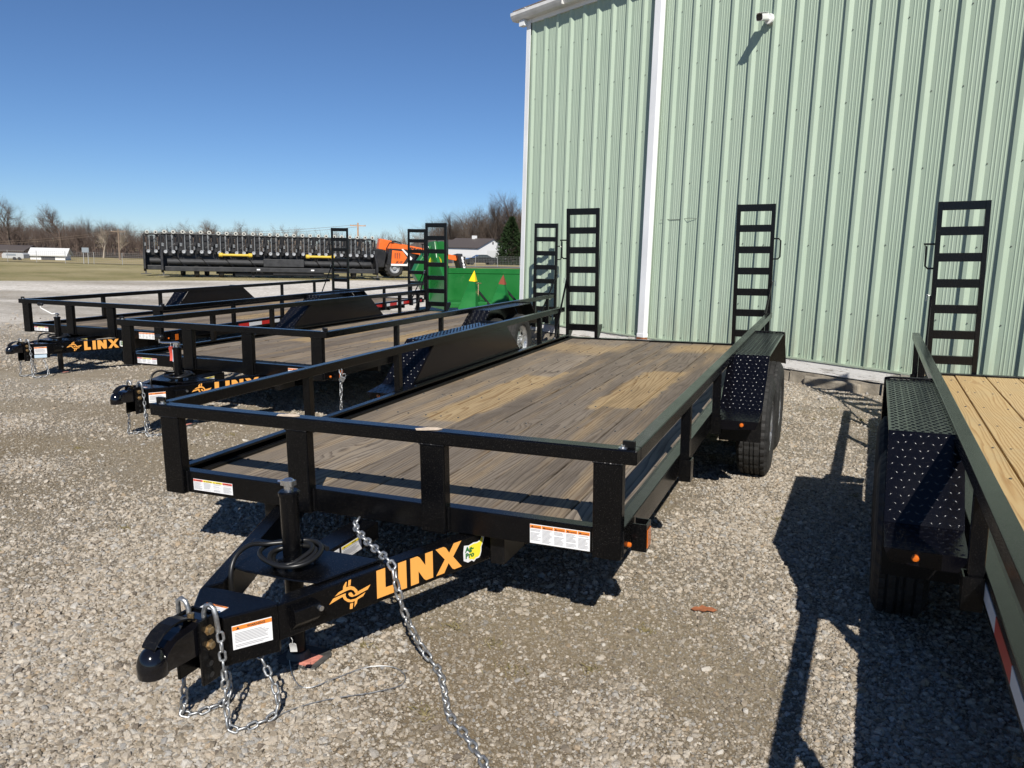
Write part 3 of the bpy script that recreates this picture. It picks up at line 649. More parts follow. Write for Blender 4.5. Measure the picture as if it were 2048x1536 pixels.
_wheel = {}
TR, TW = .345, .205                                       # tyre radius, width
def wheel_meshes():
    if _wheel: return _wheel
    prof = []; w2 = TW / 2
    side = [(.195, -w2 + .02), (.215, -w2 + .004), (.25, -w2 - .004), (.285, -w2 - .002), (.312, -w2 + .006), (.330, -w2 + .018)]
    crown = []
    xs = [-.078, -.056, -.055, -.046, -.045, -.018, -.017, -.008, -.007, .007, .008, .017, .018, .045, .046, .055, .056, .078]
    for i, xx in enumerate(xs):
        deep = any(abs(abs(xx) - c) < .0049 for c in (.0505, .0125)); crown.append((TR - .004 * (xx / .08) ** 2 - (.010 if deep else 0), xx))
    prof = side + crown + [(r, -h) for r, h in reversed(side)]
    ns, ncr = len(side), len(crown)
    def rf_(i, j, r):
        if i in (ns - 1, ns, ns + ncr - 1, ns + ncr): return r - (.007 if j % 3 == 0 else 0)
        if i in (ns + 1, ns + ncr - 2): return r - (.006 if j % 3 == 0 else 0)
        if ns + 4 <= i <= ns + ncr - 5: return r - (.004 if j % 4 == 1 else 0)
        return r
    mb = MB(); mb.lathe(prof, 108, 'x', rfun=rf_, caps=False)
    _wheel['tyre'] = mb.mesh('tyre')
    # steel rim: bowl, disc with eight holes' worth of windows, lug nuts (outer face towards +x)
    mb = MB(); mb.lathe([(.197, -.085), (.180, -.07), (.172, -.02), (.172, .05), (.190, .072), (.199, .085), (.201, .088), (.196, .079), (.178, .055), (.165, .048)], 40, 'x', caps=False)
    n = 48; vs = []; fs = []
    rings = [(.168, .045), (.150, .047), (.120, .040), (.095, .048), (.070, .056), (.045, .050)]
    for r, h in rings:
        for j in range(n): a = 2 * math.pi * j / n; vs.append((h, r * math.cos(a), r * math.sin(a)))
    for i in range(len(rings) - 1):
        for j in range(n):
            if i == 1 and j % 6 in (1, 2, 3): continue          # hand holes
            fs.append((i * n + j, i * n + (j + 1) % n, (i + 1) * n + (j + 1) % n, (i + 1) * n + j))
    mb.add(vs, fs); mb.lathe([(.045, .045), (.045, .085), (.038, .094), (0, .095)], 20, 'x')
    for k in range(6):
        a = k * math.pi / 3; mb.lathe([(.010, .05), (.010, .07), (.006, .074), (0, .074)], 6, 'x', (0, .07 * math.cos(a), .07 * math.sin(a)))
    _wheel['rim'] = mb.mesh('rim')
    mb = MB(); mb.lathe([(.16, -.09), (.165, -.06), (.165, .02), (.04, .03), (.04, .04)], 28, 'x'); _wheel['hub'] = mb.mesh('wheel')
    return _wheel

def lozenges(mb, o, a, b, na, nb, seed=0):
    """raised tread-plate bars over the parallelogram o + s*a + t*b, alternating in direction"""
    o, a, b = Vector(o), Vector(a), Vector(b); n = a.cross(b).normalized(); ua, ub = a.normalized(), b.normalized()
    for i in range(na):
        for j in range(nb):
            c = o + a * ((i + (.28 if j % 2 else .72)) / na) + b * ((j + .5) / nb)
            s = 1 if (i + j) % 2 else -1; d = (ua * .80 + ub * s * .60).normalized(); e = n.cross(d); L_, W_, Hh = .0105, .0042, .0024
            ring = [c + d * (L_ * math.cos(q)) + e * (W_ * math.sin(q)) for q in [k * math.pi / 4 for k in range(8)]]; r2 = [c + n * Hh * .8 + d * (L_ * .55 * math.cos(q)) + e * (W_ * .55 * math.sin(q)) for q in [k * math.pi / 4 for k in range(8)]]
            mb.add(ring + r2 + [c + n * Hh], [(k, (k + 1) % 8, 8 + (k + 1) % 8, 8 + k) for k in range(8)] + [(8 + k, 8 + (k + 1) % 8, 16) for k in range(8)])

def build_trailer(name, label, pos, yaw, pitch, roll, L, wood, fy, ramps, opt):
    """local frame: x right, y towards the ramps, z up; the deck frame's top edge is z = H"""
    R_ = Matrix.Rotation(math.radians(yaw), 4, 'Z') @ Matrix.Rotation(math.radians(pitch), 4, 'X') @ Matrix.Rotation(math.radians(roll), 4, 'Y')
    up = R_.to_3x3() @ Vector((0, 0, 1)); H = pos[2]
    base = Vector(pos) - up * H
    MW = Matrix.Translation(base) @ R_
    root = empty(name, label, 'trailer', 'black equipment trailers parked beside the building', matrix=MW)
    loc = (0, 0, H)
    def gz(x, y, z=0.):                                    # ground height below a local point, in deck coordinates
        zz = z
        for _ in range(4):
            p = MW @ Vector((x, y, zz + H)); zz += float(ground_n(p.x, p.y)) - p.z
        return zz
    def bld(mb, nm, m_, parent=root, bevel=.004, **k): return mb.build(nm, m_, parent, loc if parent is root else (0, 0, 0), bevel=bevel, **k)
    def sub(mb, nm, m_, parent, **k): return mb.build(nm, m_, parent, **k)
    W = 1.065; ow = .051; hr = .305; ht = .053; pw = .106; bk = 'black'
    # ---- frame
    mb = MB(); mb.prism([(0, -.100), (.05, -.100), (.05, -.092), (.008, -.092), (.008, -.009), (.05, -.009), (.05, -.0005), (0, -.0005)], -W + .004, W - .004, 'x'); bld(mb, 'front_channel', bk, bevel=.0025)
    for s in (-1, 1):
        mb = MB(); pr = [(W - .002, -.100), (W - .055, -.100), (W - .055, -.090), (W - .012, -.090), (W - .012, -.012), (W - .050, -.012), (W - .050, .002), (W - .002, .002)]
        mb.prism([(s * a, b) for a, b in pr], .003, L, 'y'); sc = bld(mb, 'side_channel', bk, bevel=.003)
        mb = MB(); mb.box(s * (W - .056) if s < 0 else W - .085, s * (W - .085) if s < 0 else W - .056, .055, L - .02, -.046, -.030); bld(mb, 'deck_retainer', 'black2', bevel=.002)
    mb = MB(); mb.box(-W, W, L + .001, L + .06, -.10, -.030); bld(mb, 'rear_channel', bk)
    for s in (-1, 1):
        mb = MB(); mb.box(s * .55 - .03, s * .55 + .03, .06, L, -.23, -.104); bld(mb, 'main_beam', 'black2')
    for k in range(int(L / .61)):
        mb = MB(); mb.box(-W + .06, W - .06, .35 + k * .61, .40 + k * .61, -.165, -.092); bld(mb, 'cross_member', 'black2', bevel=0)
    # ---- front posts and top rails
    pm_ = MB().box(-pw / 2, pw / 2, -.027, .023, -.104, hr - ht).mesh('post')
    for xc in (-W + pw / 2, -.317, .318, W - pw / 2):
        obj('post', pm_, bk, root, (xc, 0, H), bevel=.006)
    mb = MB(); mb.box(-W - ow, W + ow, -.032, .030, hr - ht, hr); bld(mb, 'front_rail', bk, bevel=.005)
    for s in (-1, 1):
        mb = MB(); mb.box(s * (W + .025) - .026, s * (W + .025) + .026, .0305, L - .03, hr - ht, hr - .001); rl = bld(mb, 'side_rail', bk, bevel=.004)
        mb = MB(); mb.box(s * (W + .015) - .022, s * (W + .015) + .022, -.005, .012, hr, hr + .026); mb.lathe([(0, hr), (.018, hr), (.018, hr + .004), (0, hr + .004)], 12, 'z', (s * (W + .012), .022, 0)); clip = bld(mb, 'rail_clip', 'black2', bevel=.002)
        mb = MB(); mb.lathe([(0, 0), (.016, 0), (.016, .003), (.008, .004), (.008, .012), (0, .012)], 12, 'z', (s * (W - .004), -.008, hr)); sub(mb, 'washer', 'zinc', clip)
    for xc in (-W + pw / 2, -.317, .318, W - pw / 2):
        n_ = 22; hx = pw / 2 + .001; rad = [.0030 + .0012 * (i % 2) for i in range(n_ + 1)]
        mb = MB(); mb.tube([(xc - hx + 2 * hx * i / n_, -.0285, hr - ht - .0005 + random.uniform(-.0008, .0008)) for i in range(n_ + 1)], rad, 5); bld(mb, 'weld_bead', 'black2', bevel=0)
        for sx_ in (-1, 1): mb = MB(); mb.tube([(xc + sx_ * (hx + .0005), -.001, -.098 + .096 * i / n_) for i in range(n_ + 1)], rad, 5); bld(mb, 'weld_bead', 'black2', bevel=0)
    sp = MB().box(-.022, .022, -.022, .022, -.10, hr - ht).mesh('side_post')
    pk = MB(); pk.box(-.026, .026, -.034, -.029, -.118, -.012); pk.box(-.026, .026, .029, .034, -.118, -.012); pk.box(.0265, .031, -.034, .034, -.118, -.012); pkm = pk.mesh('stake_pocket')
    for s in (-1, 1):
        for yy in opt['posts']:
            o = obj('side_post', sp, bk, root, (s * (W + .0235), yy, H), bevel=.003)
            o = obj('stake_pocket', pkm, bk, root, (s * (W + .0265), yy, H)); o.scale = (s, 1, 1)
        yy = .155
        o = obj('stake_pocket', pkm, bk, root, (s * (W + .0265), yy, H)); o.scale = (s, 1, 1)
        mb = MB(); mb.box(s * (W + .0577) if s > 0 else -(W + .0607), s * (W + .0607) if s > 0 else -(W + .0577), yy - .026, yy + .026, -.105, -.035); mb_o = bld(mb, 'side_reflector', 'amber', bevel=.001)
        mb = MB(); mb.lathe([(.010, 0), (.010, .008), (.006, .013), (0, .014)], 12, 'x', (0, .085, -.082))
        mb.v = [(s * (a + W - .002), b, c) for a, b, c in mb.v]; bld(mb, 'marker_light', 'amber', bevel=0)
    # ---- deck boards
    wm = wood_material(name + '_boards', root, wood == 'new'); nb = 9; x0 = W - .058; bw = 2 * x0 / nb
    pl = MB().box(-bw / 2 + .0042, bw / 2 - .0042, .054, L - .004, -.083, -.045).mesh('plank')
    for k in range(nb):
        o = obj('plank', pl, wm, root, (-x0 + bw * (k + .5), 0, H + random.uniform(-.003, .003)), bevel=.004)
        o.rotation_euler = (random.uniform(-.0004, .0004), random.uniform(-.010, .010), 0)
    mb = MB()
    for k in range(nb):
        for q in range(int(L / .61)):
            for dx in (-.06, .07): mb.lathe([(.0062, -.0505), (.0062, -.0435), (.004, -.0425), (0, -.0428)], 8, 'z', (-x0 + bw * (k + .5) + dx + random.uniform(-.012, .012), .375 + q * .61 + random.uniform(-.008, .008), .002))
    tag(bld(mb, 'deck_screws', 'foot', bevel=0), kind='stuff')
    # ---- fenders
    ya, yb, yc, yd = fy; fi, fo = 1.085, 1.335; zt = .283
    for s in (-1, 1):
        S = lambda x_: s * x_
        outline = [(ya - .20, -.03), (ya, -.004), (yb, zt), (yc, zt), (yd, -.004), (yd + .16, -.03)]
        t = .005
        mb = MB(); n = len(outline); vs = []
        for y_, z_ in outline: vs += [(S(fi), y_, z_), (S(fo), y_, z_), (S(fi), y_, z_ - t), (S(fo), y_, z_ - t)]
        fs = []
        for i in range(n - 1):
            a, b = 4 * i, 4 * i + 4; fs += [(a, a + 1, b + 1, b), (a + 2, b + 2, b + 3, a + 3), (a + 1, a + 3, b + 3, b + 1), (a, b, b + 2, a + 2)]
        fs += [(0, 2, 3, 1), (4 * n - 4, 4 * n - 3, 4 * n - 1, 4 * n - 2)]
        mb.add(vs, fs); fe = mb.build('fender', 'fender', root, loc)
        mb = MB(); na = lambda d, p=.0335: max(2, int(d / p))
        for i in range(n - 1):
            (y0, z0), (y1, z1) = outline[i], outline[i + 1]; ln = math.hypot(y1 - y0, z1 - z0)
            o_ = Vector((S(fi + .008), y0, z0 + .0002)); a_ = Vector((S(fo - fi - .016), 0, 0)); b_ = Vector((0, y1 - y0, z1 - z0))
            if s > 0: lozenges(mb, o_, a_, b_, 8, na(ln, .030))
            else: lozenges(mb, o_ + a_, -a_, b_, 8, na(ln, .030))
        tag(mb.build('tread_pattern', 'tread', fe, smooth=True), kind='stuff')
        # inner skirt plate and outer lip
        mb = MB(); poly = [(ya + .01, -.012), (yb + .004, zt - .006), (yc - .004, zt - .006), (yd - .01, -.012)]
        mb.prism(poly, min(S(fi - .004), S(fi)), max(S(fi - .004), S(fi)), 'x'); sk = mb.build('inner_skirt', 'fender', root, loc)
        mb = MB(); mb.prism([(fi, -.03), (fo, -.03), (fo - .02, -.075), (fi + .09, -.085), (fi, -.085)] if s > 0 else [(-fi, -.03), (-fi, -.085), (-fi - .09, -.085), (-fo + .02, -.075), (-fo, -.03)], ya - .205, ya - .200, 'y'); mb.build('front_apron', 'fender', fe)
        mb = MB(); mb.box(min(S(fi), S(fo)), max(S(fi), S(fo)), ya - .006, ya - .001, -.20, -.012); mb.build('splash_plate', 'black2', fe)
        mb = MB(); mb.lathe([(.012, 0), (.012, .010), (.008, .016), (0, .017)], 14, 'y'); mb.v = [(S(fi + .155) + a, ya - .205 - b, -.052 + c) for a, b, c in mb.v]; mb.build('amber_lamp', 'amber', fe)
        mb = MB(); mb.tube([(S(fo), yc + .002, zt + .004), (S(fo - .02), yc + .002, zt + .007), (S(fi), yc + .002, zt + .007)], .007, 6); mb.tube([(S(fo), yc + .002, zt + .004), (S(fo), yd, -.01)], .007, 6); mb.build('rear_bead', bk, fe)
        # wheels
        wmz = wheel_meshes(); xc = (fi + fo) / 2 + .044
        for yw in opt['axles'](ya, yd):
            zc = gz(S(xc), yw) + TR - .010
            wh = obj('wheel', wmz['hub'], 'black2', root, (S(xc), yw, H + zc)); wh.rotation_euler = (random.uniform(0, 6.28), 0, 0 if s > 0 else math.pi)
            obj('tyre', wmz['tyre'], 'rubber', wh); obj('rim', wmz['rim'], 'rim', wh)
    for yw in opt['axles'](fy[0], fy[3]):
        zc = gz(0, yw) + TR - .01; mb = MB(); mb.tube([(-1.1, yw, zc), (1.1, yw, zc)], .04, 10); bld(mb, 'axle', 'black2', bevel=0)
        for s in (-1, 1):
            mb = MB(); mb.tube([(s * .55, yw - .40, -.22), (s * .55, yw - .2, zc + .03), (s * .55, yw, zc + .05), (s * .55, yw + .2, zc + .03), (s * .55, yw + .40, -.22)], .028, 6); bld(mb, 'leaf_spring', 'black2', bevel=0)
    # ---- ramps stood upright at the back
    rx, rw = ramps; yr = L + .075; th = .055; side_l = 1.37
    rung = MB().prism([(0, 0), (.050, 0), (.050, -.007), (.007, -.007), (.007, -.070), (0, -.070)], -rw / 2 + .036, rw / 2 - .036, 'x').mesh('rung')
    for s in (-1, 1):
        xl = rx if s < 0 else -rx - rw; xm = xl + rw / 2
        mb = MB()
        for xa in (xl, xl + rw - .038): mb.prism([(yr, -.055), (yr + th, -.055), (yr + th + .13, .055), (yr + th + .13, .10), (yr + th, .10), (yr + .03, side_l), (yr, side_l)], xa, xa + .038, 'x')
        mb.box(xl + .037, xl + rw - .037, yr + .002, yr + .030, side_l - .070, side_l - .001)
        rp = mb.build('ramp', bk, root, loc, bevel=.003)
        for k in range(6):
            o = obj('rung', rung, bk, rp, (xm, yr + .003, side_l - .2025 - k * .212))
        hx = xl - .06 if s < 0 else xl + rw + .06; ix = xl + .002 if s < 0 else xl + rw - .002
        mb = MB(); mb.tube([(ix, yr + .03, 1.03), (hx - s * -.02 if s < 0 else hx - .02, yr + .03, 1.03), (hx, yr + .03, 1.01), (hx, yr + .03, .85), (hx + .02 if s < 0 else hx - .02, yr + .03, .83), (ix, yr + .03, .83)], .008, 7); mb.build('handle', bk, rp)
        mb = MB(); bxp = s * (W - .03); mb.tube([(ix, yr + .02, .60), (bxp, L - .45, -.005)], .011, 7); mb.build('stay_rod', bk, rp)
        mb = MB(); mb.tube([(ix - s * .0, yr + .02, .60), (ix + s * .03, yr + .02, .615), (ix + s * .035, yr + .02, .56)], .004, 6); mb.lathe([(0, 0), (.012, .003), (.012, .014), (0, .017)], 10, 'z', (bxp, L - .45, .0)); mb.build('stay_pin', 'zinc', rp)
        mb = MB(); mb.box(s * .97 - .07, s * .97 + .07, L + .0605, L + .09, -.098, -.035); mb.build('tail_light', 'red_lens', root, loc)
        mb = MB(); mb.box(s * (W + .002) if s > 0 else -(W + .006), s * (W + .006) if s > 0 else -(W + .002), L - .12, L - .06, -.075, -.035); mb.build('rear_marker', 'red_lens', root, loc)
    # ---- tongue: two beams meeting in a boxed nose
    A = Vector((.158, -.752)); d = Vector((.3835, .9235)); nrm = Vector((d.y, -d.x))
    for s in (-1, 1):
        p = [A, A + d * 1.25, A + d * 1.25 - nrm * .06, A - nrm * .06 + d * .05]
        mb = MB(); mb.prism([(s * q.x, q.y) for q in p], -.226, -.1035, 'z'); bm_ = bld(mb, 'tongue_beam', bk, bevel=.004)
        fn = frame_fn((s * A.x, A.y, 0), (s * d.x, d.y, 0), (0, 0, 1)) if s > 0 else frame_fn((s * (A + d * 1.13).x, (A + d * 1.13).y, 0), (-s * d.x, -d.y, 0), (0, 0, 1))
        # emblem and four big letters in orange film
        for ch, poly in LINX.items():
            mb = MB(); mb.flat(poly, lambda a, b: fn(a, b, .0012)); mb.build('letter', 'logo', bm_)
        mb = MB()
        for poly in EMB: mb.flat([emb_pt(q) for q in poly], lambda a, b: fn(a, b, .0012))
        mb.build('emblem', 'logo', bm_)
        if s > 0:
            mp = [(.776, -.188), (.795, -.199), (.812, -.196), (.822, -.203), (.832, -.196), (.846, -.196), (.852, -.190), (.857, -.176), (.858, -.160), (.868, -.142), (.871, -.126), (.862, -.122), (.853, -.136), (.838, -.139), (.822, -.137), (.800, -.141), (.779, -.137), (.775, -.160)]
            cx, cy = .82, -.162
            mb = MB(); slab(mb, lambda a, b, k=0: fn(a, b, .0006 + k), [(cx + (a - cx) * 1.13, cy + (b - cy) * 1.18) for a, b in mp]); st = mb.build('dealer_sticker', 'white_st', bm_)
            mb = MB(); mb.flat([(.798, -.196)] + mp[2:15] + [(.798, -.140)], lambda a, b: fn(a, b, .0022)); mb.build('map_print', 'ayellow', bm_)
            mb = MB(); text_on(mb, 'Ag-', lambda a, b: fn(a, b, .0030), .778, -.160, .020, .043, .05); text_on(mb, 'Pro', lambda a, b: fn(a, b, .0030), .778, -.186, .021, .045, .05)
            mb.build('dealer_name', 'agreen', bm_)
    nose = [(-.062, -.886), (.062, -.886), (.158, -.752), (.150, -.735), (.085, -.725), (-.085, -.725), (-.150, -.735), (-.158, -.752)]
    mb = MB(); mb.prism(nose, -.262, -.1025, 'z'); ns_ = bld(mb, 'tongue_nose', bk, bevel=.004)
    nd = Vector((.096, .134, 0)).normalized(); fn = frame_fn((.062, -.886, 0), nd, (0, 0, 1), .0008)
    sticker(root, lambda a, b, k=0.: fn(a + .024, b - .214, k), .120, .078, [('orange_st', 'WARNING')], H=H)
    if opt.get('second_sticker'):
        mb = MB(); slab(mb, lambda a, b, k=0.: fn(a + .02, b - .258, k), rect(0, .12, 0, .036)); bld(mb, 'serial_sticker', 'tag_blue', bevel=0)
    fn2 = frame_fn((-.055, -.87, -.1020), (1, 0, 0), (0, 1, 0))
    sticker(root, lambda a, b, k=0.: fn2(a, b, k), .085, .045, [('orange_st', 'WARNING')], 'hitch_sticker', H=H)
    # ---- adjustable coupler
    mb = MB(); mb.box(-.052, .052, -.897, -.888, -.285, -.080)
    for s in (-1, 1): mb.box(s * .047 - .006, s * .047 + .006, -.968, -.897, -.285, -.080)
    br = bld(mb, 'coupler_bracket', bk, bevel=.003)
    for zz in (-.225, -.262):
        mb = MB(); mb.lathe([(.009, .0534), (0, .0536)], 14, 'x', (0, -.935, zz)); mb.build('bolt_hole', 'black_print', br)
    for zz in (-.118, -.165):
        mb = MB(); mb.lathe([(.0165, .053), (.0165, .056), (.0125, .056), (.0125, .066), (.009, .068), (0, .068)], 6, 'x', (0, -.935, zz)); mb.build('bolt', 'gold', br)
    mb = MB(); out = [(-.90, -.190), (-.90, -.088), (-.945, -.085), (-.975, -.098), (-1.01, -.100), (-1.045, -.105), (-1.075, -.125), (-1.085, -.150), (-1.085, -.178), (-1.0, -.184)]
    mb.prism(out, -.0395, .0395, 'x'); cp = bld(mb, 'coupler', 'gloss', bevel=.010)
    mb = MB(); mb.lathe([(.041, -.186), (.043, -.181), (.043, -.150), (.040, -.136), (.034, -.122), (.024, -.110), (.012, -.104), (0, -.102)], 28, 'z', (0, -1.095, 0)); mb.build('ball_socket', 'gloss', cp, auto=50)
    mb = MB(); cv = [(-1.105, -.100), (-1.092, -.086), (-1.07, -.070), (-1.04, -.060), (-1.005, -.058), (-.98, -.066), (-.955, -.080)]; th_ = .006
    mb.prism(cv + [(a, b - th_) for a, b in reversed(cv)], -.026, .026, 'x'); mb.build('latch_lever', 'black2', cp, bevel=.002)
    mb = MB(); mb.tube([(0, -.95, -.10), (0, -.945, -.07)], .010, 8); mb.build('latch_bolt', 'gold', cp)
    # ---- jack
    yj = -.475; mb = MB(); mb.lathe([(.0325, -.235), (.0325, .150), (.0365, .151), (.0365, .163), (.031, .168), (0, .168)], 24, 'z', (0, yj, 0)); jk = bld(mb, 'jack', bk, bevel=0, auto=40)
    mb = MB(); mb.prism([(-.28, -.345), (.28, -.345), (.185, -.585), (.10, -.60), (-.10, -.60), (-.185, -.585)], -.1015, -.094, 'z'); bld(mb, 'jack_plate', bk)
    mb = MB(); mb.lathe([(.016, .168), (.016, .188), (.020, .189), (.020, .205), (.012, .211), (0, .212)], 12, 'z', (0, yj, 0)); mb.box(-.024, .024, yj - .013, yj + .013, .186, .204); mb.tube([(-.02, yj, .196), (-.04, yj - .004, .197)], .005, 6); mb.build('crank_socket', 'zinc', jk, auto=40)
    gj = gz(0, yj); mb = MB(); mb.tube([(0, yj, -.235), (0, yj, gj + .012)], .028, 16); mb.build('drop_leg', 'black2', jk, auto=50)
    mb = MB(); mb.prism([(-.065 + a, yj - .065 + b) for a, b in ((.02, 0), (.15, .0), (.17, .02), (.17, .12), (.15, .14), (.02, .14), (0, .12), (0, .02))], gj + .004, gj + .011, 'z'); mb.lathe([(.045, gj + .011), (.034, gj + .035), (.0, gj + .035)], 16, 'z', (0, yj, 0)); ft = mb.build('foot_plate', 'foot', jk, bevel=.002)
    mb = MB(); mb.box(.03, .085, yj - .05, yj + .03, gj + .0115, gj + .0122); mb.build('foot_sticker', 'pink_st', ft)
    for k in range(4):
        a = k * math.pi / 2 + .5; mb = MB(); mb.lathe([(.010, -.094), (.010, -.086), (0, -.085)], 6, 'z', (.062 * math.cos(a), yj + .062 * math.sin(a), 0)); mb.build('plate_bolt', 'zinc', jk)
    if opt.get('crank'):
        dx, dy, m_arm = opt['crank']; e = (dx * .17, yj + dy * .17, .20 + opt.get('rise', 0.))
        mb = MB(); mb.tube([(0, yj, .205), (dx * .05, yj + dy * .05, .20), (dx * .13, yj + dy * .13, .197 + opt.get('rise', 0.) * .7), e, (e[0], e[1], e[2] + .035)], .0075, 8); mb.build('crank_arm', m_arm, jk)
        mb = MB(); mb.lathe([(.012, 0), (.019, .006), (.021, .025), (.017, .045), (.019, .060), (.012, .07), (0, .072)], 14, 'x', (e[0] - .035, e[1], e[2] + .042)); mb.build('crank_grip', 'hose', jk, auto=60)
    # drop-leg lock on the beam, with its pin
    fnb = frame_fn((A.x, A.y, 0), (d.x, d.y, 0), (0, 0, 1))
    mb = MB(); mb.add([fnb(a, b, k) for a, b, k in ((.040, -.205, 0), (.135, -.205, 0), (.135, -.128, 0), (.040, -.128, 0), (.045, -.175, .032), (.130, -.175, .032), (.135, -.130, .032), (.040, -.130, .032))], [(0, 1, 2, 3), (4, 5, 6, 7), (0, 1, 5, 4), (1, 2, 6, 5), (2, 3, 7, 6), (3, 0, 4, 7)]); lk = bld(mb, 'leg_lock', bk, bevel=.003)
    mb = MB(); mb.tube([fnb(.128, -.145, .03), fnb(.128, -.145, .045)], .009, 8); mb.build('lock_pin', 'zinc', lk)
    # spare cable coiled round the jack
    mb = MB(); pts = []
    rr = random.Random(opt.get('seed', 1))
    for k in range(64):
        a = k / 64 * 2 * math.pi * 3.3 + .8; q = .072 + .016 * math.sin(a * .41 + 1) + .010 * math.sin(a * 1.37) + .006 * math.sin(a * 2.9)
        pts.append((q * math.cos(a) * 1.2 + .012 + .010 * math.sin(a * .23 + 2), yj - .015 + q * math.sin(a) + .012 * math.sin(a * .31), -.082 + .020 * (k / 64) + .014 * (1 + math.sin(a * .93 + 1))))
    pts += [(-.095, yj - .02, -.035), (-.125, yj - .07, -.025), (-.135, yj - .13, -.045), (-.13, yj - .165, -.10), (-.125, yj - .165, -.20)]
    mb.tube(resample(pts, .012), .0085, 8); bld(mb, 'coiled_cable', 'hose', bevel=0, auto=60)
    # centre tube with data plates
    mb = MB(); mb.box(-.052, .052, -.335, -.002, -.175, -.1015); bld(mb, 'centre_tube', bk, bevel=.005)
    mb = MB(); mb.box(-.040, .040, -.42, -.336, -.165, -.112); bld(mb, 'plug_box', bk, bevel=.006)
    fnc = frame_fn((.0525, -.26, -.170), (0, 1, 0), (0, 0, 1)); sticker(root, fnc, .13, .055, [('yellow_st', 'NOTICE')], 'data_plate', H=H)
    fnc2 = frame_fn((.0525, -.33, -.172), (0, 1, 0), (0, 0, 1)); mb = MB(); slab(mb, fnc2, rect(0, .055, 0, .058)); bs = bld(mb, 'barcode_sticker', 'white_st', bevel=0)
    mb = MB()
    for k in range(14): mb.flat(rect(.008 + k * .0028, .008 + k * .0028 + (.0008, .0016)[k % 2], .034, .050), lambda a, b: fnc2(a, b, .0016))
    for k in range(4): mb.flat(rect(.008, .045 - .006 * (k % 2), .007 + k * .006, .009 + k * .006), lambda a, b: fnc2(a, b, .0016))
    mb.build('barcode', 'black_print', bs)
    # ---- front stickers
    fnf = frame_fn((.712, -.0008, -.094), (1, 0, 0), (0, 0, 1)); sticker(root, fnf, .232, .074, [('orange_st', 'WARNING')] * 5, 'load_sticker', H=H)
    fnf2 = frame_fn((-.922, -.0008, -.084), (1, 0, 0), (0, 0, 1)); sticker(root, fnf2, .224, .052, [('red_st', 'DANGER'), ('yellow_st', 'CAUTION'), ('yellow_st', 'NOTICE'), ('red_st', 'WARNING')], 'caution_sticker', H=H)
    # ---- reflective tape
    for (s, y0, n) in opt.get('tape', []):
        for k in range(n):
            mb = MB(); xo = s * (W - .0018); mb.box(min(xo, xo + s * .0016), max(xo, xo + s * .0016), y0 + k * .28, y0 + (k + 1) * .28 - .004, -.076, -.026); bld(mb, 'reflective_tape', 'tape_red' if k % 2 == 0 else 'tape_white', bevel=0)
    # ---- safety chains: hooked on the coupler bracket, trailing on the ground, back up to the nose
    for s in (-1, 1):
        g0 = gz(s * .09, -.9) + .012; cx_ = s * .078
        mb = MB(); mb.tube([(s * .030, -.925, -.115), (s * .030, -.925, -.070), (s * .040, -.925, -.048), (s * .056, -.925, -.042), (s * .070, -.925, -.052), (s * .074, -.922, -.085), (s * .074, -.918, -.130)], .0075, 8)
        hk = bld(mb, 'safety_chain', 'galv', bevel=0, auto=60)
        far = s * .115 if s > 0 else -.075
        pts = [(cx_, -.917, -.130), (cx_ + s * .004, -.917, -.25), (cx_ + s * .006, -.92, g0 + .06), (cx_ + s * .02, -.925, g0 + .004), (far + .01, -.905, g0), (far + .035, -.865, g0 + .002), (far + .055, -.83, g0 + .004), (far + .06, -.80, g0 + .02), (far + .04, -.785, g0 + .08), (far * .8, -.785, -.248)]
        chain_links(hk, pts, CHAIN_S, .0305)
    return root, MW, H

two = lambda a, b: ((a + b) / 2 - .40, (a + b) / 2 + .40)
T1, T1M, T1H = build_trailer('equipment_trailer', 'nearest black flatbed trailer, grey weathered deck, heavy chain leading from its tongue', (0, 0, .475), .03, 1.26, -1.49, 5.62, 'old', (2.25, 2.62, 3.96, 4.32), (-1.09, .372),
                   dict(posts=(1.07, 2.07, 4.86, 5.40), axles=two, seed=3))
T2, T2M, T2H = build_trailer('equipment_trailer', 'black flatbed trailer with red tag hanging from the jack crank, behind the nearest one', (-3.192, 2.591, .473), 2.10, .42, -.51, 6.05, 'old', (2.50, 2.93, 4.32, 4.70), (-1.12, .375),
                   dict(posts=(1.17, 2.14, 5.2, 5.8), axles=two, crank=(-.95, -.1, 'zinc'), rise=.0, seed=5))
T3, T3M, T3H = build_trailer('equipment_trailer', 'farthest black flatbed trailer at the left, white-wrapped jack crank and red-white tape', (-6.623, 4.136, .421), 4.35, .49, -.22, 7.2, 'old', (2.66, 2.96, 4.28, 4.72), (-1.09, .40),
                   dict(posts=(1.25, 2.33, 5.48, 6.6), axles=two, crank=(-.8, -.5, 'tag_white'), rise=.07, tape=[(1, 1.32, 4), (1, 5.2, 6)], second_sticker=True, seed=9))
T4, T4M, T4H = build_trailer('equipment_trailer', 'black flatbed trailer with fresh yellow plank deck at the right edge', (3.176, -1.486, .59), -2.28, .30, -2.02, 6.14, 'new', (1.84, 2.08, 3.46, 3.80), (-.995, .376),
                   dict(posts=(.40, 1.45, 5.0, 5.85), axles=two, tape=[(-1, .35, 4), (-1, 4.2, 4)], seed=11))

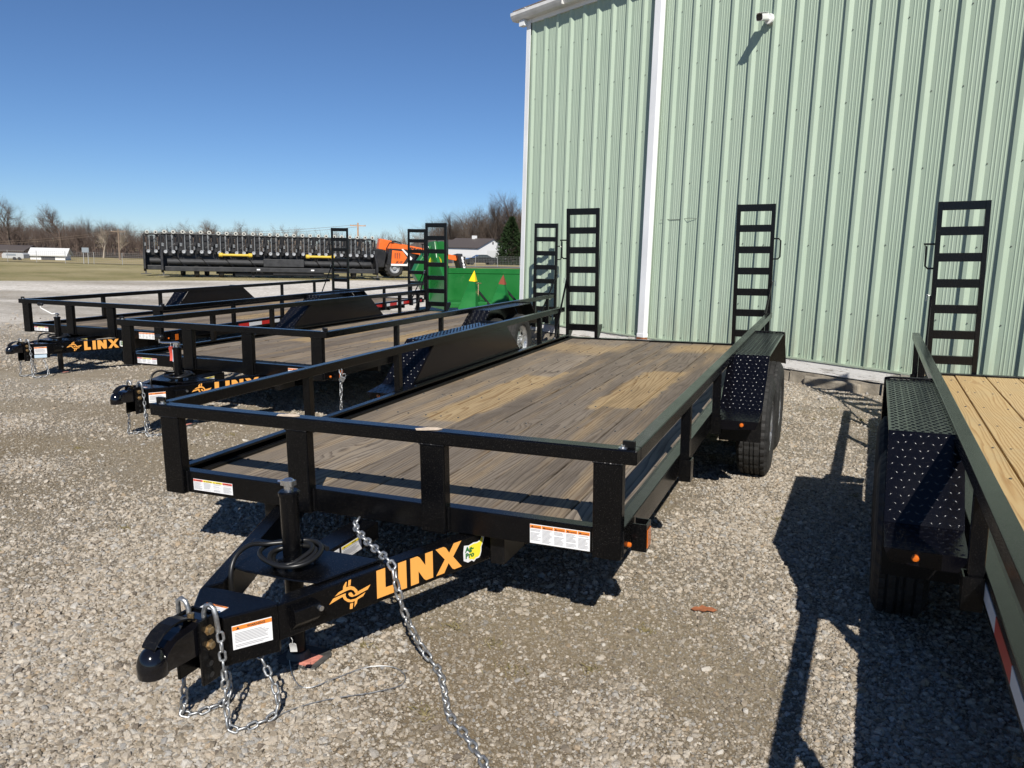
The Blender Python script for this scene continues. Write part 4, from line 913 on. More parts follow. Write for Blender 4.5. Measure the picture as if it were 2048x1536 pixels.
# ------------------------------------------------------------------ loose things round the trailers
def w1(x, y, z): return T1M @ Vector((x, y, z + T1H))
def w2(x, y, z): return T2M @ Vector((x, y, z + T2H))
def gp(x, y, dz=.012): return Vector((x, y, float(ground_n(x, y)) + dz))
ch = empty('lock_chain', 'heavy galvanised chain over the nearest tongue and down across the gravel', 'chain', loc=(.46, -.29, 0))
pts = [w1(-.01, -.05, -.082), w1(.03, -.13, -.085), w1(.16, -.24, -.088), w1(.29, -.335, -.088), w1(.345, -.372, -.098), w1(.362, -.380, -.16), Vector((.385, -.350, .20)), Vector((.425, -.31, .07)), gp(.462, -.296, .016), gp(.530, -.355), gp(.606, -.464), gp(.675, -.565), gp(.761, -.63), gp(.891, -.745), gp(1.05, -.90), gp(1.3, -1.05)]
chain_links(ch, [p - Vector((.46, -.29, 0)) for p in pts], CHAIN_L, .0385)
p0 = w2(1.155, .10, -.01); ch2 = empty('hanging_chain', 'short galvanised chain with padlock hanging from the second trailer corner', 'chain', loc=(p0.x, p0.y, 0))
pts = [p0, w2(1.16, .095, -.12), w2(1.16, .09, -.30), gp(w2(1.16, .09, 0).x, w2(1.16, .09, 0).y, .03), gp(p0.x + .10, p0.y - .12), gp(p0.x + .3, p0.y - .3)]
chain_links(ch2, [p - Vector((p0.x, p0.y, 0)) for p in pts], CHAIN_L, .0385)
mb = MB(); mb.box(-.022, .022, -.010, .010, -.045, -.005); mb.tube([(-.014, 0, -.006), (-.014, 0, .016), (0, 0, .028), (.014, 0, .016), (.014, 0, -.006)], .0045, 6); o = mb.build('padlock', 'galv', ch2, (.035, -.01, p0.z - .06), bevel=.003); o.rotation_euler = (.2, .5, .6)
mb = MB(); wire = [(-.02, -.42, .07), (-.04, -.44, .02), (.0, -.50, .006), (.10, -.60, .004), (.17, -.62, .004), (.22, -.53, .005), (.27, -.43, .004), (.35, -.385, .005), (.42, -.41, .004), (.44, -.47, .004), (.38, -.55, .004), (.28, -.64, .005), (.21, -.73, .005), (.185, -.80, .004), (.19, -.87, .004)]
mb.tube(resample([gp(a, b, c + .006) for a, b, c in wire], .012), .0022, 5); tag(mb.build('steel_wire', 'galv'), 'thin steel breakaway wire looping on the gravel by the nearest jack', 'wire')
# paper tag tied to the nearest leg lock
def hang_tag(name, label, pos, m_, w_, h, rz, tilt=0., curl=0., string=.03):
    mb = MB(); n = 6; vs = []; fs = []
    for i in range(n + 1):
        t = i / n; c = curl * math.sin(t * 2.6)
        for s in (-1, 1): vs += [(s * w_ / 2 * (1 if i else .5), c, -h * t), (s * w_ / 2 * (1 if i else .5), c + .0015, -h * t)]
    for i in range(n):
        a, b = 4 * i, 4 * i + 4; fs += [(a, a + 2, b + 2, b), (a + 1, b + 1, b + 3, a + 3), (a, b, b + 1, a + 1), (a + 2, a + 3, b + 3, b + 2)]
    mb.add(vs, fs); root = empty(name, label, 'tag', loc=pos, rz=rz); root.rotation_euler = (tilt, 0, rz)
    mb.build('card', m_, root); mb = MB(); mb.tube([(0, 0, -.004), (.003, 0, string * .6), (0, 0, string)], .0012, 5); mb.build('string', 'tag_white', root); return root
hang_tag('paper_tag', 'small white paper tag tied below the nearest trailer leg lock', w1(.192, -.735, -.235), 'tag_white', .022, .050, .5, .5, .004)
hang_tag('red_tag', 'curled red hang tag on the second trailer jack crank', w2(-.055, -.485, .172), 'tag_red', .050, .125, .3, .1, .02)
hang_tag('blue_tag', 'pale blue hang tag beside the red one on the second jack', w2(-.012, -.500, .165), 'tag_blue', .032, .115, .1, .0, .006)
t3 = T3M @ Vector((.17, -.70, T3H - .14)); hang_tag('paper_tag', 'white paper tag wired to the farthest trailer leg lock', t3, 'tag_white', .045, .060, .6, .2, .006)
# paper scraps left on the nearest front rail
for k, (xx, lab) in enumerate(((-.36, 'torn scrap of brown paper on the nearest front rail, left one'), (.30, 'torn scrap of brown paper on the nearest front rail, right one'))):
    mb = MB(); poly = [(-.05, -.024), (-.01, -.026), (.035, -.020), (.048, -.004), (.030, .014), (-.012, .020), (-.034, .008), (-.058, .004)]
    mb.prism(poly, 0, .0015, 'z'); o = mb.build('paper_scrap', 'bare_wood'); tag(o, lab, 'paper'); o.matrix_world = T1M @ Matrix.Translation((xx, .0, T1H + .3058)) @ Matrix.Rotation(.1 + k * .3, 4, 'Z')
# fallen leaf
mb = MB(); lf = [(-.055, .0), (-.035, .014), (-.02, .010), (-.005, .022), (.012, .012), (.035, .016), (.055, .002), (.035, -.012), (.01, -.010), (-.008, -.020), (-.025, -.010), (-.04, -.012)]
vs = [(a, b * 1.5, .002 * math.cos(a * 60) + 2. * b * b) for a, b in lf] + [(0, 0, .001)]
mb.add(vs + [(a, b, c + .001) for a, b, c in vs], [(i, (i + 1) % 12, 12) for i in range(12)] + [(13 + i, 25, 13 + (i + 1) % 12) for i in range(12)])
M['leaf'] = mat('dead_leaf', (.34, .12, .05), .8, var=.3, vscale=40)
o = mb.build('dead_leaf', 'leaf', None, gp(1.293, .552, .012)); o.rotation_euler = (0, 0, .3); tag(o, 'reddish brown dead leaf lying on the gravel', 'leaf')
# thin weeds coming up through the stones
M['weed'] = mat('weed_blade', (.23, .19, .085), .8, var=.3, vscale=30)
mb = MB(); R2 = random.Random(4)
for (tx, ty) in ((.41, -.02), (.61, -.08), (.74, -.23), (.18, -.30), (1.11, .27), (-2.72, 1.94), (-2.56, 2.03), (-2.61, 2.4), (.59, -.58), (1.5, 1.9), (1.9, 2.6), (1.0, -.1), (-1.6, .2), (-3.2, 1.2), (1.6, 5.0), (1.75, 5.6), (2.0, 5.2), (-1.9, -.3)):
    for k in range(34):
        a = R2.uniform(0, 6.28); q = abs(R2.gauss(0, .035)); bx_, by_ = tx + q * math.cos(a), ty + q * math.sin(a) * .8; z0 = float(ground_n(bx_, by_)) + .002
        l_ = R2.uniform(.008, .030); dx, dy = R2.uniform(-1, 1) * l_, R2.uniform(-1, 1) * l_; wv = .0013
        mb.add([(bx_ - wv, by_, z0), (bx_ + wv, by_ + wv, z0), (bx_ + dx * .5 + wv * .6, by_ + dy * .5, z0 + l_ * .6), (bx_ + dx, by_ + dy, z0 + l_ * .75)], [(0, 1, 2), (0, 2, 3)])
tag(mb.build('weeds', 'weed'), 'tiny dry weed tufts growing through the gravel', 'weeds', kind='stuff')

# ------------------------------------------------------------------ far machinery
M['mach'] = mat('machine_black', (.012, .012, .013), .45, var=.3, vscale=4)
M['mach2'] = mat('machine_charcoal', (.028, .029, .031), .5, var=.3, vscale=4)
M['silver'] = mat('machine_silver', (.42, .43, .44), .5, metal=.6, var=.2, vscale=8)
M['slide'] = mat('slide_tube', (.20, .21, .215), .45, metal=.6, var=.3, vscale=5)
M['pulley'] = mat('pulley_pale', (.48, .48, .44), .5)
M['pto'] = mat('driveline_yellow', (.62, .44, .05), .5)
M['jd'] = mat('green_paint', (.012, .135, .028), .33, var=.12, vscale=2)
M['jdy'] = mat('yellow_plastic', (.86, .58, .015), .4)
M['jdb'] = mat('faded_red_plastic', (.22, .055, .03), .5)
M['tele'] = mat('orange_paint', (.80, .145, .02), .38, var=.08, vscale=3)
M['telew'] = mat('white_paint', (.78, .78, .77), .4)
M['glass'] = mat('cab_glass', (.03, .045, .055), .06, coat=.6)

def harvester_head(name, label, lat0, dep0, lat1, dep1, n, detail):
    p0, p1 = site(lat0, dep0), site(lat1, dep1); d = p1 - p0; L = d.length; a = math.atan2(d.y, d.x)
    z0 = float(terrain_z(lat0, dep0))
    r = empty(name, label, 'harvester head', 'black harvester heads parked on the grass', loc=(p0.x, p0.y, z0), rz=a)
    # local: x along the head, -y towards the trailers, z up
    mb = MB(); mb.box(.1, L - .1, -.25, -.05, .26, .46); mb.build('main_beam', 'mach2', r, bevel=.02)
    mb = MB(); mb.tube([(.25, .05, .66), (L - .25, .05, .66)], .13, 14); mb.build('auger_tube', 'mach2', r)
    mb = MB(); turns = int(L / .95)
    for k in range(turns * 12):
        t0, t1 = k / (turns * 12), (k + 1) / (turns * 12); q0, q1 = t0 * turns * 2 * math.pi, t1 * turns * 2 * math.pi
        P = lambda t, q, rr: (.3 + (L - .6) * t, .05 + rr * math.cos(q), .66 + rr * math.sin(q)); mb.add([P(t0, q0, .13), P(t1, q1, .13), P(t1, q1, .24), P(t0, q0, .24)], [(0, 1, 2, 3)])
    mb.build('auger_flighting', 'mach', r)
    mb = MB(); mb.add([(.1, .30, .42), (L - .1, .30, .42), (L - .1, .34, 1.02), (.1, .34, 1.02), (.1, .33, .42), (L - .1, .33, .42), (L - .1, .37, 1.02), (.1, .37, 1.02)], [(0, 1, 2, 3), (4, 5, 6, 7), (3, 2, 6, 7), (0, 1, 5, 4)]); mb.build('back_sheet', 'mach', r)
    for e in (0, 1):
        xx = .0 if e == 0 else L - .1; mb = MB(); mb.prism([(-.45, .30), (-.35, .20), (.30, .20), (.42, .45), (.40, 1.15), (-.05, 1.15), (-.42, .70)], xx, xx + .1, 'x'); mb.build('end_plate', 'mach', r, bevel=.02)
        mb = MB(); mb.box(xx - .12, xx + .3, -.36, -.22, .07, .10); mb.box(xx + .05, xx + .12, -.34, -.26, .10, .22); mb.build('end_shoe', 'foot', r)
    mb = MB(); mb.tube([(.05, .30, 1.82), (L - .05, .30, 1.82)], .045, 8); mb.tube([(.05, .36, 1.08), (L - .05, .36, 1.08)], .05, 8); mb.build('top_tube', 'mach', r)
    sp_ = L / n
    ub = MB(); ub.box(-.20, -.155, .05, .12, .98, 1.82); ub.box(.155, .20, .05, .12, .98, 1.82); ub.box(-.22, .22, .10, .16, .92, 1.12); ub.box(-.26, -.20, .12, .34, 1.70, 1.78); ub.box(.20, .26, .12, .34, 1.70, 1.78)
    ub.tube([(-.30, .1, 1.75), (-.26, .08, 1.3), (-.31, .1, 1.0)], .022, 6); ub.tube([(.30, .1, 1.75), (.26, .08, 1.3), (.31, .1, 1.0)], .022, 6); ub.tube([(-.22, .06, 1.35), (.0, .02, 1.25), (.22, .06, 1.42)], .014, 5); ub.box(-.33, -.24, .05, .2, 1.1, 1.28); ub.box(.24, .34, .02, .16, 1.34, 1.5); ub.box(-.07, .07, .12, .2, 1.15, 1.75); ub.box(-.36, -.31, .15, .25, 1.0, 1.8); ub.box(.31, .36, .15, .25, 1.0, 1.8); ub.box(-.15, .15, .06, .1, 1.55, 1.62)
    um = ub.mesh('row_unit')
    sb = MB(); sb.box(-.118, -.086, .02, .07, 1.0, 1.80); sb.box(.086, .118, .02, .07, 1.0, 1.80); sb.box(-.30, -.235, .0, .05, 1.30, 1.44); sb.box(.235, .29, .0, .05, 1.16, 1.30); sm = sb.mesh('slide_tube')
    def disc(r_, nm):
        q = MB(); q.lathe([(0, -.03), (r_ * .45, -.03), (r_ * .5, -.045), (r_ * .86, -.045), (r_ * .9, -.02), (r_, -.02), (r_, .02), (0, .02)], 18, 'y'); return q.mesh(nm)
    pu = disc(.082, 'upper_pulley'); pl_ = disc(.075, 'lower_pulley'); hb = MB(); hb.lathe([(0, -.052), (.032, -.052), (.032, -.03), (0, -.03)], 10, 'y'); hbm = hb.mesh('pulley_hub')
    for k in range(n):
        xc = sp_ * (k + .5); u = obj('row_unit', um, 'mach', r, (xc, random.uniform(-.02, .02), random.uniform(-.012, .012)))
        obj('slide_tube', sm, 'slide', u)
        for s in (-1, 1):
            q = obj('upper_pulley', pu, 'pulley', u, (s * .17, .0, 1.90)); q2 = obj('lower_pulley', pl_, 'silver', u, (s * .155, -.0, 1.07))
            obj('pulley_hub', hbm, 'mach', u, (s * .17, .0, 1.90))
    if detail:
        for (xa, xb) in detail['pto']:
            mb = MB(); mb.tube([(xa, -.10, .98), (xb, -.10, .98)], .055, 10); mb.lathe([(.05, 0), (.09, .02), (.09, .16), (.05, .18)], 12, 'x', (xa, -.10, .98)); mb.lathe([(.05, 0), (.09, .02), (.09, .16), (.05, .18)], 12, 'x', (xb - .18, -.10, .98)); mb.build('driveline', 'pto', r)
        xa, xb = detail['cover']; mb = MB(); mb.box(xa, xb, -.22, -.12, .50, .84); mb.build('auger_cover', 'mach2', r, bevel=.02)
        mb = MB(); mb.box(xa - 1.2, xb + 1.6, -.1, .12, .10, .20); mb.box(xa - .5, xa - .38, -.1, .1, .0, .27); mb.box(xb + .3, xb + .42, -.1, .1, .0, .27); mb.box(xa + .4, xb + .9, -.18, .2, .13, .25); mb.build('transport_frame', 'mach', r)
        for xx in detail['wheels']:
            mb = MB(); mb.lathe([(.06, -.11), (.22, -.10), (.25, -.05), (.25, .05), (.22, .10), (.06, .11)], 20, 'x', (xx, .1, .25)); mb.build('gauge_wheel', 'rubber', r)
        for xx in (xa - .3, xb + .3):
            mb = MB(); mb.box(xx, xx + .14, -.2535, -.251, .34, .40); mb.build('decal', 'white_st', r)
    return r
harvester_head('harvester_head', 'nearer long black harvester head with rows of pale pulleys and yellow drivelines', -15.0, 33.2, -6.55, 37.0, 13, dict(pto=[(2.3, 3.7), (6.0, 7.3)], cover=(4.15, 5.9), wheels=(1.4, 2.4, 8.2)))
harvester_head('harvester_head', 'rear black harvester head, its pulley row peeking out past the nearer one', -16.4, 34.6, -7.6, 38.6, 13, dict(pto=[], cover=(4.2, 6.0), wheels=(1.6, 2.6)))

def big_tyre(r_, w_, nm='tyre'):
    q = MB(); q.lathe([(r_ * .52, -w_ / 2), (r_ * .80, -w_ / 2 - .02), (r_ * .95, -w_ / 2 + .04), (r_, -w_ / 2 + .08), (r_, w_ / 2 - .08), (r_ * .95, w_ / 2 - .04), (r_ * .80, w_ / 2 + .02), (r_ * .52, w_ / 2)], 56, 'y', rfun=lambda i, j, rr: rr - (.05 if (2 <= i <= 5 and (j + (2 if i > 3 else 0)) % 4 < 2) else 0), caps=False); return q.mesh(nm)
def big_rim(r_, w_):
    q = MB(); q.lathe([(r_ * .53, -w_ / 2 + .01), (r_ * .50, -w_ / 2 + .03), (r_ * .42, -w_ / 2 + .10), (r_ * .2, -w_ / 2 + .12), (r_ * .2, -w_ / 2 + .02), (0, -w_ / 2 + .01)], 28, 'y', caps=False); return q.mesh('rim')
def telehandler():
    # local: x forward along the boom, y to its left, z up; stands turned away to the right
    dirx = site(.91, .415) - site(0, 0); a = math.atan2(dirx.y, dirx.x)
    o = site(-6.75, 40.0); r = empty('telehandler', 'orange telescopic handler with black chassis and white trim behind the green machine', 'telehandler', loc=(o.x, o.y, float(terrain_z(-6, 38))), rz=a); r.scale = (.82, .82, .82)
    T_, Rm = big_tyre(.60, .42), big_rim(.60, .42)
    for x_ in (.45, 3.4):
        for s in (-1, 1):
            wl = obj('wheel', Rm, 'silver', r, (x_, s * -.92, .60)); wl.rotation_euler = (0, .3 * x_, 0 if s > 0 else math.pi); obj('tyre', T_, 'rubber', wl)
    mb = MB(); mb.prism([(-1.0, .55), (-.75, .40), (4.1, .45), (4.25, .75), (3.0, 1.0), (1.0, 1.05), (-.1, 1.55), (-.95, 1.62)], -.5, .5, 'y'); mb.build('chassis', 'mach', r, bevel=.04)
    mb = MB(); mb.prism([(-1.05, .62), (-.2, .62), (-.05, 1.5), (-.3, 1.72), (-1.0, 1.75)], -1.12, -.50, 'y'); mb.prism([(-1.05, .62), (-.2, .62), (-.05, 1.5), (-.3, 1.60), (-1.0, 1.62)], .5, 1.05, 'y'); mb.build('counterweight', 'mach', r, bevel=.05)
    mb = MB(); mb.prism([(-.05, .78), (1.35, .78), (1.75, 1.25), (1.2, 1.75), (.1, 1.78)], -1.16, -.51, 'y'); mb.build('engine_pod', 'mach', r, bevel=.03)
    mb = MB(); mb.prism([(.22, .86), (.95, .86), (1.22, 1.25), (.95, 1.62), (.28, 1.68)], -1.19, -1.155, 'y'); dr = mb.build('engine_door', 'tele', r, bevel=.02)
    mb = MB()
    for i in range(5):
        for j in range(3): mb.box(.42 + j * .14, .50 + j * .14, -1.197, -1.191, 1.20 + i * .07, 1.235 + i * .07)
    mb.build('vent_slots', 'mach2', dr)
    mb = MB(); text_on(mb, 'JLG', lambda a_, b_: (a_, -1.1935, b_), .50, .90, .13, .40, .04, .25); mb.build('lettering', 'black_print', dr)
    mb = MB(); mb.prism([(.2, .74), (1.30, .74), (1.55, 1.22), (.95, 1.78), (.86, 1.74), (1.36, 1.22), (1.20, .86), (.2, .86)], -1.205, -1.165, 'y'); mb.build('white_trim', 'telew', r, bevel=.01)
    # cab on the left side
    mb = MB(); mb.prism([(.9, .95), (2.2, .95), (2.45, 1.4), (2.1, 1.95), (1.05, 1.98)], .18, 1.0, 'y'); cb_ = mb.build('cab', 'mach', r, bevel=.04)
    mb = MB(); mb.prism([(1.12, 1.25), (2.22, 1.3), (1.98, 1.85), (1.15, 1.88)], .165, .178, 'y'); mb.build('side_window', 'glass', cb_); mb = MB(); mb.box(1.0, 1.045, .25, .95, 1.3, 1.9); mb.build('rear_window', 'glass', cb_)
    # boom: outer and inner sections, pivot high at the back
    pv = Vector((.10, 0, 2.0)); en = Vector((4.6, 0, 1.30)); u = (en - pv).normalized(); nz = Vector((-u.z, 0, u.x))
    def bm_(x0, x1, y0, y1, h0, h1, h0b=None, h1b=None):
        q = MB(); h0b = h0 if h0b is None else h0b; h1b = h1 if h1b is None else h1b
        vs = []
        for xx, a0, a1 in ((x0, h0, h1), (x1, h0b, h1b)):
            for hh in (a0, a1):
                for yy in (y0, y1): p = pv + u * xx + nz * hh; vs.append((p.x, yy, p.z))
        return q.add(vs, [(0, 1, 3, 2), (4, 6, 7, 5), (0, 4, 5, 1), (2, 3, 7, 6), (0, 2, 6, 4), (1, 5, 7, 3)])
    bo = bm_(-.35, 4.0, -.34, .06, -.26, .24, -.20, .20).build('boom', 'tele', r, bevel=.03)
    bm_(-.42, .35, -.40, .12, -.34, .30).build('boom_heel', 'tele', bo, bevel=.03)
    bm_(4.0, 4.75, -.28, .0, -.16, .15).build('inner_boom', 'tele', bo, bevel=.02)
    fnb = lambda a_, b_: tuple(Vector((0, -.3445, 0)) + pv + u * a_ + nz * b_)
    mb = MB(); text_on(mb, 'SKYTRAK', fnb, 1.45, -.13, .27, 2.6, .05, .2); mb.build('lettering', 'black_print', bo)
    mb = MB(); mb.tube([tuple(pv + u * x_ + nz * h_ + Vector((0, -.37, 0))) for x_, h_ in ((.9, .30), (.5, .33), (.15, .2), (-.05, -.25), (.1, -.7))], .028, 7); mb.tube([tuple(pv + u * x_ + nz * h_ + Vector((0, -.41, 0))) for x_, h_ in ((.95, .27), (.55, .29), (.2, .15), (.05, -.25), (.2, -.7))], .028, 7); mb.tube([(.2, -.42, 1.75), (.9, -.45, 1.45), (1.5, -.5, 1.15)], .05, 8); mb.build('hydraulic_hoses', 'hose', r)
    e = pv + u * 4.75; mb = MB(); mb.prism([(e.x - .1, e.z + .2), (e.x + .25, e.z + .30), (e.x + .50, .30), (e.x + .28, .28), (e.x + .05, e.z - .3)], -.62, .34, 'y'); cg = mb.build('fork_carriage', 'mach', r, bevel=.02)
    mb = MB(); text_on(mb, '8042', lambda a_, b_: (e.x + .12 + (.0) - b_ * 0 + a_ * .0 + .26 * (1 - a_), -.6255, .35 + a_ * .9 + 0 * b_), 0, 0, .1, 1.); 
    mb = MB(); Pq = lambda a_, b_: (e.x + .16 + .20 * a_ + b_ * .97, -.6245, e.z + .10 - .80 * a_ + b_ * .22)
    text_on(mb, '8042', Pq, .0, .0, .14, .95, .04); mb.build('lettering', 'white_st', cg)
    for yy in (-.55, .22):
        mb = MB(); mb.box(e.x + .48, e.x + .55, yy, yy + .12, .12, .95); mb.box(e.x + .48, e.x + 1.6, yy, yy + .12, .08, .14); mb.build('fork', 'mach', cg)
    mb = MB()
    for k in range(7): mb.box(e.x + .42, e.x + .46, -.62 + k * .155, -.59 + k * .155, .3, 1.35)
    mb.box(e.x + .42, e.x + .46, -.62, .36, 1.33, 1.38); mb.build('backrest_grille', 'mach', cg)
    mb = MB(); mb.lathe([(0, 0), (.06, .0), (.05, .02), (0, .025)], 12, 'y'); mb.v = [(-.85 + p[0], -1.125 - p[1], .78 + p[2]) for p in mb.v]; mb.build('tail_reflector', 'white_st', r)
telehandler()

def corn_head():
    # local: x along the head to the right, -y towards the trailers
    p0 = site(-1.88, 18.7); p1 = site(2.05, 20.6); d = p1 - p0; L = d.length; a = math.atan2(d.y, d.x)
    r = empty('corn_head', 'green corn picking head with pointed dividers and one yellow tip beside the building', 'corn head', loc=(p0.x, p0.y, -.03), rz=a)
    mb = MB(); mb.add([(.3, .55, .25), (L, .55, .25), (L, .68, 1.04), (.3, .68, 1.04), (.3, .60, .25), (L, .60, .25), (L, .73, 1.04), (.3, .73, 1.04)], [(0, 1, 2, 3), (4, 5, 6, 7), (3, 2, 6, 7), (0, 3, 7, 4), (0, 1, 5, 4), (1, 2, 6, 5)]); bs = mb.build('back_sheet', 'jd', r)
    mb = MB(); mb.tube([(.3, .66, .92), (L, .66, .92)], .018, 8); mb.build('rolled_edge', 'jd', bs)
    mb = MB(); mb.box(.2, L, -.35, .60, .12, .26); mb.build('trough', 'jd', r, bevel=.03)
    # tall end shield at the left with frame handle
    mb = MB(); mb.prism([(-.75, .10), (.55, .10), (.75, .55), (.75, 1.05), (.62, 1.30), (.5, 1.66), (.1, 1.68), (-.05, 1.30), (-.62, .80)], -.02, .06, 'x'); es = mb.build('end_shield', 'jd', r, bevel=.02)
    mb = MB(); mb.prism([(.0, .2), (.45, .2), (.45, 1.62), (.3, 1.69), (.02, 1.65), (-.30, 1.22), (-.45, .92)], .35, .62, 'y'); es2 = mb.build('front_shield', 'jd', r, bevel=.03)
    mb = MB(); mb.lathe([(.165, -.003), (.165, .003), (.14, .003), (.14, -.003), (.165, -.003)], 28, 'y', (.10, .343, 1.18)); mb.prism([(.02, 1.13), (.07, 1.25), (.10, 1.22), (.13, 1.26), (.19, 1.17), (.15, 1.13), (.16, 1.08), (.10, 1.12), (.05, 1.07)], .340, .345, 'y'); mb.build('round_emblem', 'ayellow', es2)
    mb = MB(); text_on(mb, '706', lambda x_, y_: (x_, .5695 + y_ * .165, y_), .52, .86, .10, .24, .03); mb.build('lettering', 'ayellow', bs)
    mb = MB(); mb.tube([(.12, .30, 1.35), (.12, .30, 1.72), (.16, .30, 1.76), (.36, .30, 1.76), (.40, .30, 1.72), (.40, .30, 1.4)], .014, 6); mb.tube([(.10, .28, .5), (.10, .28, .82), (.34, .28, .84), (.34, .28, .45)], .014, 6); mb.build('hand_rail', 'mach', r)
    mb = MB(); mb.lathe([(.10, -.05), (.24, -.05), (.24, .05), (.10, .05)], 20, 'x', (.05, -.1, .35)); mb.build('drive_sheave', 'mach', r)
    for k in range(4):
        xb = .86 + k * .80; tipm = 'jdy' if k == 0 else 'jdb'; hgt = 1.00 if k == 0 else .90
        # hollow pointed divider, hinged at its wide end and leaning back against the sheet
        bl, br_, bf = Vector((xb - .46, -.42, .10)), Vector((xb + .20, -.30, .08)), Vector((xb - .12, -.70, .06)); tip = Vector((xb + .30, .40, hgt)); top = Vector((xb - .22, -.10, .30)); t = .74
        L_ = lambda p: p.lerp(tip, t)
        mb = MB(); vs = [bl, bf, br_, top, L_(bl), L_(bf), L_(br_), L_(top)]; mid = [p.lerp(tip, .4) + Vector((0, -.03, .05)) for p in (bl, bf, br_, top)]
        vs = vs[:4] + mid + vs[4:]; fs = []
        for q in (0, 4):
            for i in range(4): fs.append((q + i, q + (i + 1) % 4, q + 4 + (i + 1) % 4, q + 4 + i))
        fs += [(3, 2, 1, 0)]
        mb.add(vs, fs); dv = mb.build('divider', 'jd', r, bevel=.01)
        c0 = [p.lerp(tip, t - .02) for p in (bl, bf, br_, top)]; cen = sum(c0, Vector()) / 4; c0 = [cen + (p - cen) * 1.35 for p in c0]
        mb = MB(); mb.add(c0 + [tip], [(0, 1, 4), (1, 2, 4), (2, 3, 4), (3, 0, 4), (3, 2, 1, 0)]); mb.build('divider_tip', tipm, dv)
        mb = MB(); mb.box(xb + .30, xb + .44, -.45, .35, .10, .20); mb.tube([(xb + .36, -.42, .2), (xb + .36, .30, .5)], .03, 8); mb.build('row_deck', 'mach', r)
        if k == 0:
            mb = MB(); mb.tube([(xb + .16, -.20, .14), (xb + .19, -.12, .72)], .016, 6); mb.tube([(xb + .12, -.14, .70), (xb + .26, -.14, .70)], .014, 6); mb.build('support_strut', 'gold', dv)
    mb = MB(); mb.prism([(0, 0), (.0, .34), (.10, .25), (.14, .1), (.1, 0)], .55, .56, 'y'); 
    return r
corn_head()

# ------------------------------------------------------------------ far buildings, car, fence, poles
M['siding'] = mat('white_siding', (.74, .74, .73), .6)
M['roofm'] = mat('brown_metal_roof', (.085, .07, .062), .6)
M['roofw'] = mat('pale_roof', (.66, .66, .64), .6)
M['dkbase'] = mat('dark_wainscot', (.05, .05, .055), .6)
M['carp'] = mat('car_paint', (.008, .009, .012), .18, coat=.8)
M['chrome'] = mat('alloy', (.6, .6, .6), .25, metal=.9)
M['pole'] = mat('weathered_pole', (.20, .15, .11), .9, var=.2, vscale=3)
M['polepale'] = mat('pale_brown_pole', (.42, .26, .16), .9, var=.2, vscale=3)  # paler, warmer brown than the other pole
M['fence'] = mat('fence_wire', (.30, .30, .29), .6)
M['camper'] = mat('dull_white', (.42, .43, .43), .5)
M['signb'] = mat('sign_back', (.22, .25, .28), .5)
M['brownw'] = mat('brown_siding', (.17, .11, .08), .8)

def tz(lat, dep): return float(terrain_z(lat, dep))
def far_house(name, label, lat, dep, rot, L, D, h, rise, wallm, roofm, parts=(), ov=.3):
    p = site(lat, dep); z = tz(lat, dep) - .1; r = empty(name, label, 'building', loc=(p.x, p.y, z), rz=SITE_A + rot)
    mb = MB(); mb.prism([(-D / 2, 0), (D / 2, 0), (D / 2, h), (0, h + rise), (-D / 2, h)], -L / 2, L / 2, 'x'); mb.build('wall', wallm, r)
    k = rise / (D / 2)
    for s in (-1, 1):
        mb = MB(); y1 = s * (D / 2 + ov); z1 = h - ov * k + .02
        mb.add([(-L / 2 - ov, 0, h + rise + .02), (L / 2 + ov, 0, h + rise + .02), (L / 2 + ov, y1, z1), (-L / 2 - ov, y1, z1), (-L / 2 - ov, 0, h + rise + .14), (L / 2 + ov, 0, h + rise + .14), (L / 2 + ov, y1, z1 + .12), (-L / 2 - ov, y1, z1 + .12)], [(0, 1, 2, 3), (4, 7, 6, 5), (0, 4, 5, 1), (2, 6, 7, 3), (1, 5, 6, 2), (0, 3, 7, 4)]); rf_ = mb.build('roof', roofm, r)
    for nm, mm, b in parts:
        mb = MB(); mb.box(*b); mb.build(nm, mm, r)
    return r
rb = far_house('white_shed', 'white shed with brown roof and overhead door beyond the road', -9.0, 172, -.72, 11, 9, 3.2, 1.9, 'siding', 'roofm',
          [('overhead_door', 'roofw', (5.50, 5.53, -1.9, 1.7, .2, 2.7)), ('wainscot', 'dkbase', (-5.5, 5.5, -4.54, -4.51, 0, .8)), ('cupola', 'siding', (-.4, .4, -.4, .4, 5.0, 5.8)), ('door_light', 'dkbase', (5.52, 5.55, -.2, .2, 4.0, 4.5))])
far_house('white_shed', 'longer white building with brown roof behind the white shed', -17.5, 186, -.72, 14, 10, 3.2, 2.2, 'siding', 'roofm', [('cupola', 'siding', (-2.4, -1.6, -.4, .4, 5.3, 6.1))])
far_house('white_barn', 'low white barn in front of the bare woods at the left', -66.3, 112, .35, 4.3, 4.2, .8, .85, 'siding', 'roofw', [('door', 'dkbase', (-.8, .9, -2.13, -2.11, 0, .6)), ('gable_window', 'glass', (-2.18, -2.16, -.25, .25, .8, 1.1))])
far_house('brown_house', 'low brown house at the far left edge', -83, 128, .1, 8, 6, 1.1, .8, 'brownw', 'roofm', [('window', 'glass', (-1, .2, -3.04, -3.01, .4, .9))])

